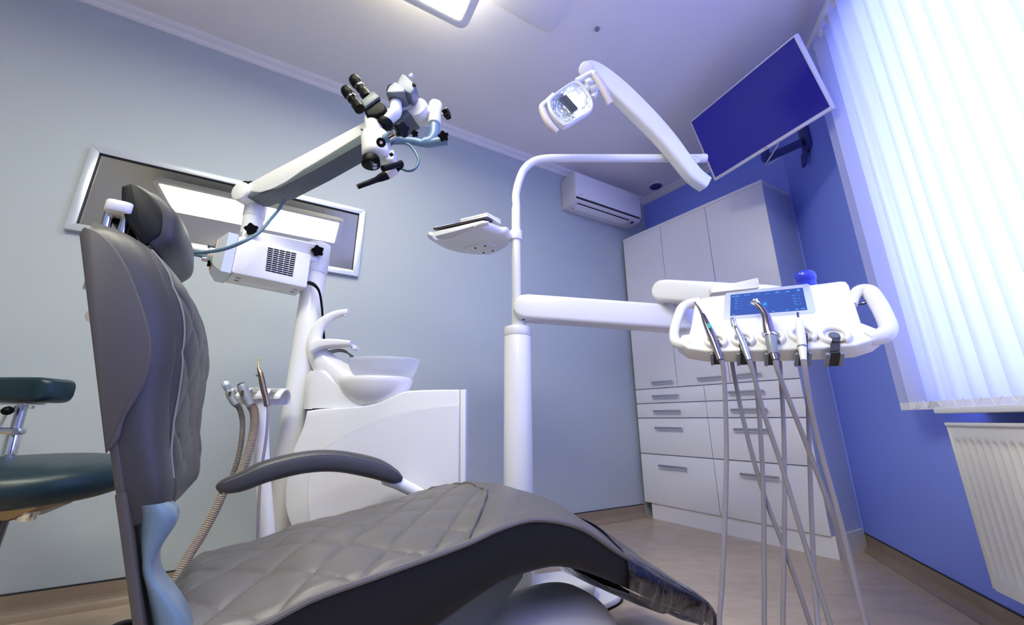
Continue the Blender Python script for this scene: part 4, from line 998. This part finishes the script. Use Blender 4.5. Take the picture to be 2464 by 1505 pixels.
# ================================================================ assistant instrument holder
Ya = 1.36
def h(x, y, dy=0): return aY(x, y, Ya + dy)
ah = thing('instrument_holder', 'white curved holder plate on a post carrying suction tubes', 'instrument holder', h(610, 960))
pr = [(0, 0), (.012, .012), (.035, .026), (.062, .032), (.088, .026), (.104, .010), (.110, -.012), (.104, -.026), (.098, -.026), (.103, -.012), (.097, .006), (.084, .019), (.061, .025), (.037, .019), (.016, .006), (.006, -.008), (0, -.008)]
HX = V((.985, .17, 0)).normalized(); HY = V((-.17, .985, 0)).normalized()
o_ = h(537, 953); xs = [0, .028, .043, .078, .098, .133, .150, .192]
endp = h(660, 972); Lh = .180
def plate(m, x0, x1, cut=0):
    c0 = [o_ + HX * x0 + HY * max(a, cut) + Z * b for a, b in pr]; return m.prism(c0, HX * (x1 - x0), .0015)
m = MB(); plate(m, .0, .015); plate(m, .036, .068); plate(m, .098, .136); plate(m, .160, Lh)
for a, b in ((.012, .040), (.064, .102), (.132, .164)): plate(m, a, b, .042)
make('holder_plate', m, M['white'], ah, 40)
make('post', MB().tube([h(632, 962, .05), h(633, 1000, .05), h(630, 1090, .05), h(636, 1190, .05), h(643, 1275, .05), h(650, 1420, .05)], [.019, .019, .023, .023, .023, .023], seg=20), M['white'], ah)
make('post_foot', MB().cyl(V((h(650, 1420, .05).x, Ya + .05, 0)), V((h(650, 1420, .05).x, Ya + .05, h(650, 1420, .05).z + .03)), .026, seg=20), M['white'], ah)
for x in (.026, .083, .148):
    c = o_ + HX * x + HY * .045 + Z * .024
    make('cradle_ring', MB().lathe([(.013, 0), (.019, .001), (.020, .004), (.014, .005)], c, (Z - HY * .15), 24, cap=False), M['frame'], ah)
def tubething(name, lab, body, mats, hose, hr, hmat, rib=0, cat='suction tube'):
    P = [h(x, y, -.01) for x, y, r in body]; t_ = thing(name, lab, cat, P[-1])
    make('body', MB().tube(P, [mm(r, p) for (x, y, r), p in zip(body, P)], seg=20, smooth=4), mats, t_, 50)
    H = crom([h(*a) for a in hose], 10 if not rib else 26); r = hr
    if rib: r = [hr * (1 + (.10 if (i % 2) else -.04)) for i in range(len(H))]
    make('hose', MB().tube(H, r, seg=14, smooth=0), hmat, t_, 25 if rib else 60); return t_, P
low = [(548, 1165, -.02), (520, 1225, -.03), (485, 1290, -.05), (448, 1350, -.08), (420, 1420, -.10), (440, 1500, -.10), (520, 1540, -.08), (640, 1500, -.02), (700, 1450, .05)]
ta, P = tubething('saliva_ejector', 'slim pale grey saliva ejector valve leftmost on the holder', [(543, 924, 7), (547, 934, 7.5), (549, 940, 6), (552, 946, 8), (557, 956, 8.5), (563, 967, 8), (570, 976, 7)], M['grey'],
    [(570, 975, -.01), (577, 985, .0), (583, 1010, .015), (583, 1040, .02), (576, 1090, .025), (561, 1140, .025), (535, 1195, .025), (500, 1262, .015), (462, 1330, -.01), (430, 1400, -.03), (425, 1480, -.03), (500, 1560, -.01), (620, 1530, .04)], .0078, M['hosedark'], 1)
make('valve_cap', MB().cyl(h(541, 921, -.01), h(546, 931, -.01), mm(8.5, P[0]), seg=22, bev=.0015), M['frame'], ta)
make('slide_switch', MB().rbox(h(553, 947, -.024), V((.004, 0, 0)), Z * .006, V((0, .002, 0)), .001, .0005), M['bronze'], ta)
tb2, P = tubething('suction_tube', 'thick grey suction handle with open end on the holder', [(581, 928, 9.5), (584, 934, 11), (588, 944, 11), (594, 957, 10.5), (600, 970, 9), (605, 980, 9)], M['grey'],
    [(604, 976, -.01), (611, 990, -.01), (613, 1015, -.01), (609, 1045, -.01), (598, 1090, -.01), (578, 1140, -.01)] + low, .0125, M['hosebeige'], 1)
make('mouth', MB().cyl(h(579.5, 924.5, -.012), h(581, 928, -.012), mm(7.5, P[0]), seg=22), M['dark'], tb2)
make('slide_switch', MB().rbox(h(583, 946, -.028), V((.0045, 0, 0)), Z * .008, V((0, .002, 0)), .001, .0005), M['bronze'], tb2)
tc2, P = tubething('air_water_syringe', 'bronze syringe with yellow bent tip standing in the holder beside suction tubes', [(621.5, 884, 2.6), (624, 892, 4.2), (627, 900, 6), (631, 920, 7), (635, 940, 7), (640, 958, 6.5), (642, 972, 6.5), (643, 978, 6)], M['bronze'],
    [(643, 976, -.01), (645, 990, -.01), (643, 1030, -.008), (637, 1080, -.005), (629, 1130, -.003), (624, 1190, -.003), (621, 1270, -.003), (620, 1340, -.003), (622, 1420, .0)], .0045, M['hose'], 0, 'syringe')
make('tip', MB().tube([h(628, 863, -.01), h(622, 870, -.01), h(622, 884, -.01)], [mm(1.8, P[0]), mm(2.0, P[0]), mm(2.3, P[0])], seg=10, smooth=3), pm('yellow_tip', (.62, .55, .25), .4), tc2)
make('button', MB().cyl(h(620, 905, -.014), h(616, 903, -.018), .0035, seg=12), M['cable'], tc2)

# ================================================================ operating microscope on its floor stand
BX = V((.726, .688, 0)).normalized(); BN = V((-.688, .726, 0)).normalized()
bp0 = aY(650, 640, 1.40)
def bxp(x, y, off=0): return on(x, y, bp0 + BN * off, BN)
fl_, fr_ = bxp(556, 655), bxp(738, 694.5); bl_ = bxp(574, 567)
zb_, zt_ = (fl_.z + fr_.z) / 2, bl_.z
LB = (fr_ - fl_).dot(BX); DB = .15
def bx(u, d, z): return V((fl_.x, fl_.y, 0)) + BX * u + BN * d + Z * z
PY = bx(LB + .045, .085, 0)
mi = thing('operating_microscope', 'white operating microscope with black eyepieces on a spring arm and floor stand', 'microscope', V((PY.x, PY.y, 0)))
zk = aY(764, 604, PY.y).z
make('pole', MB().cyl(V((PY.x, PY.y, .05)), V((PY.x, PY.y, zk + .02)), .046, seg=36, bev=.003), M['white'], mi)
make('pole_sleeve', MB().cyl(V((PY.x, PY.y, zk - .11)), V((PY.x, PY.y, zk + .028)), .049, seg=36, bev=.004), M['white'], mi)
fx = MB()
for a in (20, 92, 164, 236, 308):
    d = V((math.cos(math.radians(a)), math.sin(math.radians(a)), 0)); fx.rbox(V((PY.x, PY.y, .045)) + d * .10, d * .11, Z.cross(d) * .025, Z * .016, .02, .005)
make('foot_star', fx, M['white'], mi)
lamp_ = make('light_source_box', MB().prism(rrect(bx(LB / 2, 0, (zb_ + zt_) / 2), BX * (LB / 2), Z * ((zt_ - zb_) / 2), .008, 3), BN * DB, .006), M['white'], mi, 40)
m = MB(); pu0, pu1 = bxp(644, 595), bxp(714, 610); pl0, pl1 = bxp(638, 653), bxp(704, 668)
for i in range(5):
    for j in range(12):
        a = (i + .5) / 5; b = (j + .4) / 12; c = (pu0 * (1 - a) + pu1 * a) * (1 - b) + (pl0 * (1 - a) + pl1 * a) * b - BN * .0006
        m.prism(rrect(c, BX * .0098, Z * .0028, .0027, 2), BN * .001)
o = make('vent_slots', m, M['black'], lamp_, 0); o['kind'] = 'stuff'
bz = MB(); 
bz.loft([[bx(uu, dd, zz) for dd, zz in ((ins, zb_ + ins - .002), (DB - ins, zb_ + ins - .002), (DB - ins, zt_ - ins + .002), (ins, zt_ - ins + .002))] for uu, ins in ((0, -.001), (-.030, -.001), (-.052, .022), (-.054, .024))])
make('control_bezel', bz, M['bluegrey'] if False else M['frame'], lamp_, 30)
make('control_panel', MB().prism([bx(-.0545, dd, zz) for dd, zz in ((.030, zb_ + .028), (DB - .030, zb_ + .028), (DB - .030, zt_ - .026), (.030, zt_ - .026))], -BX * .0012), M['panel'], lamp_, 0)
ol_ = [bx(-.0562, dd, zz) for dd, zz in ((.032, zb_ + .030), (DB - .032, zb_ + .030), (DB - .032, zt_ - .028), (.032, zt_ - .028), (.032, zb_ + .030))]
make('panel_outline', MB().tube(ol_, .0012, seg=5, smooth=0), M['orange'], lamp_)
cz = (zb_ + zt_) / 2
make('intensity_dial', MB().cyl(bx(-.055, .075, cz + .005), bx(-.072, .075, cz + .005), .028, .026, 36, .003), M['panel'], lamp_)
make('light_guide_socket', MB().cyl(bx(-.055, .11, cz - .01), bx(-.085, .11, cz - .01), .010, seg=20), M['chrome'], lamp_)
make('panel_knob', MB().cyl(bx(-.055, .06, zt_ - .045), bx(-.078, .06, zt_ - .045), .010, .009, 16, .002), M['slate'], lamp_)
make('power_switch', MB().rbox(bx(-.058, .045, zb_ + .045), BN * .007, Z * .011, BX * .003, .002, .001), M['green'], lamp_)
make('fuse_cap', MB().cyl(bx(-.055, .095, zb_ + .045), bx(-.066, .095, zb_ + .045), .011, seg=16), M['black'], lamp_)
m = MB()
for u_, dd in ((.03, .05), (.03, .09), (LB - .03, .05), (LB - .03, .09)): m.rbox(bx(u_, dd, zb_ - .0005), BX * .008, BN * .0025, Z * .0012, .002, .0004)
make('bottom_slots', m, M['slate'], lamp_, 0)
# horizontal carrying arm above the box, upright tube at its left end
VT = bx(.045, DB * .55, 0)
za = zt_ + .022
ca = MB(); d = (V((PY.x, PY.y, 0)) - VT).normalized(); sd = Z.cross(d)
za2 = zk - .01
ca.loft([rrect(V((VT.x, VT.y, za)) - d * .03, sd * .035, Z * .030, .012, 4), rrect(V((VT.x, VT.y, za)), sd * .045, Z * .033, .012, 4), rrect(V((PY.x, PY.y, zk - .03)) - d * .02, sd * .048, Z * .046, .012, 4), rrect(V((PY.x, PY.y, zk - .03)) + d * .03, sd * .04, Z * .046, .012, 4)])
make('carrying_arm', ca, M['white'], mi, 50)
zj = aY(600, 475, VT.y).z
make('upright_tube', MB().cyl(V((VT.x, VT.y, za + .02)), V((VT.x, VT.y, zj)), .036, seg=32, bev=.002), M['white'], mi)
make('tube_collar', MB().cyl(V((VT.x, VT.y, zj - .095)), V((VT.x, VT.y, zj)), .0385, seg=32, bev=.003), M['white'], mi)
cam_dir = lambda p: (V((0, 0, HC)) - p).normalized()
YJ = VT.y - .03; YE = 1.20
J = aY(600, 474, YJ); E_ = aY(1012, 272, YE)
vn = Z.cross((E_ - J)).normalized()
def ap_(x, y, off=0): return on(x, y, J + vn * off, vn)
jd = MB(); r_ = mm(24, J); nrm = vn if vn.y < 0 else -vn
make('joint_disc', MB().cyl(J - nrm * .045, J + nrm * .048, r_, seg=40, bev=.008), M['white'], mi)
wo = [(612, 462), (616, 453), (678, 420), (780, 367), (872, 318), (964, 267), (993, 255), (1002, 275), (959, 294), (872, 346.5), (780, 402.5), (748, 420.5), (705, 450), (680, 463), (665, 469), (644, 475), (622, 473)]
make('spring_arm_cover', MB().prism([ap_(x, y, 0) + nrm * .036 for x, y in wo], -nrm * .072, .006), M['white'], mi, 40)
go = [(622, 474), (644, 477), (665, 471), (682, 464), (706, 451), (748, 421.5), (780, 404), (872, 348), (959, 296), (990, 281), (1000, 292), (940, 330), (872, 369), (780, 421), (712, 456), (689, 468), (660, 475), (640, 482), (629, 487), (614, 486)]
make('spring_arm_tray', MB().prism([ap_(x, y, 0) + nrm * .0385 for x, y in go], -nrm * .077, .004), M['slate'], mi, 40)
make('friction_knob', MB().star(aY(604, 458, YJ) + Z * .0, Z, .034, .026), M['black'], mi)
p = aY(605, 552, VT.y - .045); make('clamp_knob', MB().star(p, cam_dir(p), mm(15.5, p), .022), M['black'], mi)
p = aY(764.5, 604, PY.y - .05); make('clamp_knob', MB().star(p, cam_dir(p), mm(14.5, p), .022), M['black'], mi)
# far end: joint disc, white hub, bent blue-grey carrier
YM = YE
make('joint_disc', MB().cyl(E_ - nrm * .03, E_ + nrm * .034, mm(25, E_), seg=40, bev=.008), M['white'], mi)
hb = aY(1047, 276, YM); ht = aY(1047, 249, YM); hl = aY(1047, 300, YM); ht.x = hl.x = hb.x; ht.y = hl.y = YM
make('hub', MB().cyl(hl, ht, mm(16, hb), seg=32, bev=.006), M['white'], mi)
make('hub_bridge', MB().cyl(E_, hb, mm(19, hb), mm(15, hb), 24), M['white'], mi)
make('hub_cap', MB().cyl(ht, ht + Z * .008, mm(11, hb), seg=24, bev=.002), M['black'], mi)
def mp(x, y, dy=0): return aY(x, y, YM + dy)
p = mp(1062, 275); make('knob_stem', MB().cyl(p, mp(1071, 276), .005, seg=10), M['chrome'], mi)
make('clamp_knob', MB().star(mp(1069, 276), (mp(1080, 274) - mp(1069, 276)) + V((0, -.006, 0)), mm(14, p), .020), M['black'], mi)
make('carrier_tube', MB().tube([mp(1046, 296), mp(1046, 310), mp(1045, 326), mp(1036, 340), mp(1022, 343)], mm(12, hb), seg=20), M['bluegrey'], mi)
make('carrier_arm', MB().tube([mp(1076, 338), mp(1050, 342), mp(1028, 345), mp(1018, 343)], mm(10.5, hb), seg=18, smooth=3).tube([mp(1030, 345), mp(1015, 345), mp(1000, 341), mp(975, 338), mp(950, 336)], mm(9, hb), seg=18, smooth=3), M['bluegrey'], mi)
p = mp(1067, 328, -.03); make('clamp_knob', MB().star(p, cam_dir(p), mm(13.5, p), .022), M['black'], mi)
p = mp(998, 322, .02); make('clamp_knob', MB().star(p, cam_dir(p), mm(9, p), .02), M['black'], mi)
# head: body, neck, objective, binocular, camera
Yh = 1.16
def hp_(x, y, dy=0): return aY(x, y, Yh + dy)
bt, bb = hp_(905, 307), hp_(910, 372)
top_, bot_ = hp_(903, 327), hp_(908, 384)
axd = (bot_ - top_).normalized()
RH = mm(33, top_)
hd_ = make('microscope_head', MB().lathe([(RH * .90, -.002), (RH * .97, .003), (RH * 1.0, .012), (RH * 1.0, .05), (RH * 1.02, (bot_ - top_).length * .78), (RH * .95, (bot_ - top_).length * .93), (RH * .75, (bot_ - top_).length)], top_, axd, 48), M['white'], mi, 50)
make('neck', MB().cyl(hp_(896, 284), top_ + axd * .01, mm(19, top_), mm(22, top_), 32, .002), M['white'], hd_)
make('chrome_ring', MB().cyl(hp_(895, 278), hp_(896.5, 286), mm(11, top_), seg=28), M['chrome'], hd_)
make('objective_lens', MB().cyl(hp_(892, 380, -.02), hp_(893, 398, -.02), mm(20, bot_), mm(21.5, bot_), 40, .003), M['black'], hd_)
make('objective_glass', MB().cyl(hp_(893, 398, -.02), hp_(893, 402, -.02), mm(16, bot_), mm(13, bot_), 32), M['glass'], hd_)
p = hp_(917, 343, -.075); make('focus_knob', MB().cyl(p, p + cam_dir(p) * .025, mm(11, p), seg=30, bev=.003), M['black'], hd_)
make('knob_cap', MB().cyl(p + cam_dir(p) * .0235, p + cam_dir(p) * .027, mm(4, p), seg=20, bev=.001), M['chrome'], hd_)
p = hp_(906, 386, -.055); make('iris_knob', MB().cyl(p, p + cam_dir(p) * .02, mm(8, p), seg=22, bev=.002), M['black'], hd_)
make('side_pin', MB().cyl(hp_(877, 314), hp_(869, 311), .0045, seg=12, bev=.001), M['slate'], hd_)
make('side_dial', MB().cyl(hp_(876, 326), hp_(872.5, 326), .013, seg=18), M['black'], hd_)
make('side_pin', MB().cyl(hp_(938, 374, -.03), hp_(945, 370, -.03), .006, seg=12, bev=.001), M['black'], hd_)
make('head_bracket', MB().rbox(hp_(943, 385, .02), V((mm(11, top_), 0, 0)), Z * mm(14, top_), V((0, .03, 0)), .006, .003), M['white'], hd_)
make('tilt_axis', MB().cyl(hp_(922, 338, -.02), hp_(944, 326, -.03), mm(11, top_), seg=26, bev=.002), M['bluegrey'], hd_)
make('tilt_axis_sleeve', MB().cyl(hp_(938, 329, -.03), hp_(952, 321, -.04), mm(9.5, top_), seg=26), M['chrome'], hd_)
p = hp_(962, 314, -.05); ax = (cam_dir(p) + V((.5, 0, .25))).normalized(); make('tilt_knob', MB().star(p, ax, mm(19, p), .026), M['black'], hd_)
# binocular head
bi = MB()
bi.prism([hp_(x, y, -.035) for x, y in ((882, 281), (875, 266), (872, 256), (890, 240), (908, 228), (926, 252), (931, 262), (924, 272), (908, 279))], V((0, .075, 0)), .01, 3)
bn = make('binocular_prism', bi, M['black'], hd_, 40)
make('prism_block', MB().prism([hp_(x, y, -.045) for x, y in ((868, 242), (897, 218), (913, 232), (878, 258))], V((0, .05, 0)), .003), M['slate'], bn, 30)
for (x0, y0), (x1, y1), dy in (((851.5, 190), (886, 236), -.025), ((832, 216), (866, 263), .02)):
    a, b = hp_(x0, y0, dy), hp_(x1, y1, dy); rr = mm(13.5, a); dL = (b - a).length; dd = (b - a) / dL
    e_ = make('eyepiece', MB().lathe([(rr * .55, .004), (rr * .92, 0), (rr * 1.02, .006), (rr * 1.04, dL * .28), (rr * .90, dL * .32), (rr * .86, dL * .55), (rr * .80, dL * .58), (rr * .80, dL * .72), (rr * .95, dL * .76), (rr * .95, dL)], a, dd, 36), M['black'], bn, 40)
    make('knurled_ring', MB().lathe([(rr * .90, dL * .40), (rr * .93, dL * .41), (rr * .93, dL * .50), (rr * .90, dL * .51)], a, dd, 36, cap=False), M['steel'], e_)
# photo tube and camera
make('photo_tube', MB().tube([hp_(926, 294, -.01), hp_(937, 285, -.01), hp_(950, 272, -.01), hp_(953, 262, -.01), hp_(952, 244, -.01)], [mm(13, top_), mm(13.5, top_), mm(15.5, top_), mm(14.5, top_), mm(14, top_)], seg=24, smooth=4), M['white'], hd_, 50)
make('tube_ring', MB().cyl(hp_(924, 302, -.01), hp_(930, 291, -.01), mm(18, top_), seg=32, bev=.003), M['black'], hd_)
make('tube_band', MB().cyl(hp_(952, 248, -.01), hp_(951.5, 236, -.01), mm(14.5, top_), seg=32), M['slate'], hd_)
make('adapter_cone', MB().cyl(hp_(951.5, 237, -.01), hp_(952, 228, -.01), mm(16, top_), mm(21, top_), 36), M['white'], hd_)
make('camera_mount', MB().cyl(hp_(952, 229, -.01), hp_(954.5, 219, -.01), mm(22.5, top_), seg=36, bev=.002), M['black'], hd_)
cpx = ((967, 177), (975, 180), (1000, 202), (997, 216), (988, 226), (978, 222), (951, 207), (958, 190))
cm_ = make('camera', MB().prism([hp_(x, y, -.045) for x, y in cpx], V((0, .06, 0)), .006, 3), M['camgrey'], hd_, 40)
make('camera_front', MB().prism([hp_(x, y, -.05) for x, y in ((936, 205), (951, 196), (975, 213), (972, 222), (945, 224), (928, 222))], V((0, .07, 0)), .006, 3), M['grey'], cm_, 40)
make('dial', MB().cyl(hp_(986, 186, -.03), hp_(992, 180, -.03), .007, seg=16), M['frame'], cm_)
make('port_cover', MB().rbox(hp_(996, 204, -.047), V((.006, 0, -.002)), Z * .005, V((0, .004, 0)), .002, .001), M['black'], cm_)
# handles
make('handle_connector', MB().cyl(hp_(930, 421, -.01), hp_(952, 407, -.01), mm(12, bot_), seg=24, bev=.003), M['offwhite'], hd_)
make('handle', MB().tube([hp_(860, 450, -.06), hp_(884, 441, -.05), hp_(905, 433, -.03), hp_(916, 428, -.02), hp_(931, 421, -.01)], [mm(5.5, bot_), mm(6, bot_), mm(6.5, bot_), mm(9, bot_), mm(11, bot_)], seg=18), M['black'], hd_)
make('handle', MB().tube([hp_(921, 406, -.07), hp_(940, 401, -.05), hp_(956, 397, -.03), hp_(966, 393, -.02)], [mm(7, bot_), mm(7, bot_), mm(6.5, bot_), mm(7.5, bot_)], seg=18).cyl(hp_(966, 394, -.02), hp_(950, 409, -.005), mm(8.5, bot_), seg=18, bev=.003), M['black'], hd_)
make('handle_arm', MB().cyl(hp_(950, 409, -.005), hp_(943, 393, .02), .012, seg=14), M['white'], hd_)
# cables
make('light_guide', MB().tube([hp_(940, 345, .05), hp_(975, 345, .04), hp_(994, 358, .03), hp_(1007, 384, .02), hp_(1000, 404, .01), hp_(983, 411, .01), hp_(964, 405, .01)], mm(3.7, top_), seg=12), M['cable'], mi)
cb = [(686, 482), (668, 508), (652.7, 526), (625, 558), (589, 580), (542, 599), (493, 607.5), (466, 608.5), (459, 609.5), (472, 613.6), (500, 620), (523, 626)]
CBp = []
for i, (x, y) in enumerate(cb):
    Yv = [1.40, 1.36, 1.33, 1.29, 1.25, 1.24, 1.24, 1.25, 1.27, 1.31, 1.36, 1.39][i]; CBp.append(aY(x, y, Yv))
CBp[0] = ap_(686, 481); CBp.append(bx(-.075, .11, cz - .01))
make('light_guide', MB().tube(CBp, .0062, seg=12), M['cable'], mi)
pw = [bx(LB + .001, .06, zb_ + .05), bx(LB + .03, .03, zb_ + .03)]
pwp = [aY(744, 681, bx(LB, .06, 0).y - .01), aY(756, 686, 1.50), aY(768, 702, 1.52), aY(774, 735, 1.56), aY(777, 775, 1.58), aY(780, 820, 1.63), aY(783, 870, 1.72), aY(786, 930, 1.74), aY(790, 1100, 1.76), aY(760, 1330, 1.76)]
make('power_cable', MB().tube(pwp, [.009, .0075] + [.0045] * 8, seg=10), M['black'], mi)

# ================================================================ assistant stool at the left edge
stc = V((-1.41, 1.22, 0)); 
so = thing('assistant_stool', 'dark teal padded stool with chrome post and curved arm pad at the left edge', 'stool', stc)
def sp_(x, y, Y=1.22): return aY(x, y, Y)
zs = sp_(100, 1150, 1.22).z; RS = .235
m = MB(); tl = V((.04, .0, 0))
def sr(r, hh): return (r, hh)
m.lathe([(.001, -.052), (RS * .80, -.050), (RS * .94, -.038), (RS * 1.0, -.010), (RS * .985, .015), (RS * .92, .034), (RS * .75, .046), (RS * .4, .052), (.001, .053)], V((stc.x, stc.y, zs)), V((.03, -.05, 1)), 64, cap=False)
make('seat', m, M['stool'], so, 60)
zba = sp_(100, 940, 1.33).z
ab = []
pth = crom([sp_(-210, 938, 1.50), sp_(-120, 940, 1.40), sp_(0, 940, 1.33), (sp_(90, 940, 1.31)), sp_(150, 941, 1.31)], 6)
rings = []
for i, p in enumerate(pth):
    k = 1.0 if i < len(pth) - 5 else [1, .99, .96, .88, .70][i - len(pth) + 5]
    d = (pth[min(i + 1, len(pth) - 1)] - pth[max(i - 1, 0)]).normalized(); sdv = Z.cross(d).normalized()
    rings.append(rrect(p, sdv * (.055 * k), Z * (mm(29, pth[-1]) * k), .016, 4))
make('arm_pad', MB().loft(rings), M['stool'], so, 50)
make('pad_plate', MB().rbox(sp_(55, 973, 1.31), V((.045, 0, 0)), V((0, .03, 0)), Z * .003, .006, .001), M['chrome'], so)
for x in (33, 76):
    p = sp_(x, 977, 1.30); make('bolt', MB().cyl(p, p - Z * .010, .008, seg=6), M['chrome'], so)
make('post_tube', MB().cyl(sp_(54, 976, 1.31), sp_(38, 1035, 1.31), .0135, seg=20), M['handle'], so)
make('post_sleeve', MB().cyl(sp_(36, 1040, 1.31), sp_(12, 1130, 1.31), .018, seg=24, bev=.002), M['chrome'], so)
make('clamp', MB().cyl(sp_(40, 1031, 1.31), sp_(35, 1046, 1.31), .024, seg=24, bev=.002).cyl(sp_(36, 1038, 1.28), sp_(-8, 1037, 1.28), .010, seg=14), M['chrome'], so)
make('lever', MB().cyl(sp_(-2, 1030, 1.27), sp_(14, 998, 1.27), .004, seg=10), M['chrome'], so)
p = sp_(18, 989, 1.27); make('lever_ball', MB().lathe([(.001, -.014), (.009, -.011), (.0145, -.003), (.0145, .003), (.009, .011), (.001, .014)], p, Z, 20, cap=False), M['black'], so)
make('under_casting', MB().prism([V((stc.x, stc.y - .05, 0)) + V((x, 0, z)) for x, z in ((-.16, zs - .045), (.13, zs - .045), (.10, zs - .075), (.03, zs - .105), (-.06, zs - .11), (-.16, zs - .09))], V((0, .10, 0)), .01), M['bronze'], so)
make('side_post', MB().cyl(sp_(85, 1200, 1.20), sp_(62, 1252, 1.20), .020, seg=24, bev=.003), M['chrome'], so)
cxs = sp_(15, 1260, 1.22).x
make('gas_column', MB().cyl(V((cxs - .05, 1.22, .10)), V((cxs - .03, 1.22, zs - .08)), .026, seg=24), M['steel'], so)
m = MB()
for k in range(5):
    d = V((math.cos(k * 1.257 + .5), math.sin(k * 1.257 + .5), 0)); c = V((cxs - .05, 1.22, 0))
    m.loft([rrect(c + d * .0 + Z * .11, Z.cross(d) * .022, Z * .02, .006, 3), rrect(c + d * .24 + Z * .075, Z.cross(d) * .014, Z * .012, .005, 3)])
make('star_base', m, M['chrome'], so)
for k in range(5):
    d = V((math.cos(k * 1.257 + .5), math.sin(k * 1.257 + .5), 0)); c = V((cxs - .05, 1.22, .03)) + d * .235; s_ = Z.cross(d)
    make('castor', MB().cyl(c - s_ * .018, c + s_ * .018, .029, seg=20, bev=.004).cyl(c, c + Z * .04, .006, seg=8), M['black'], so)
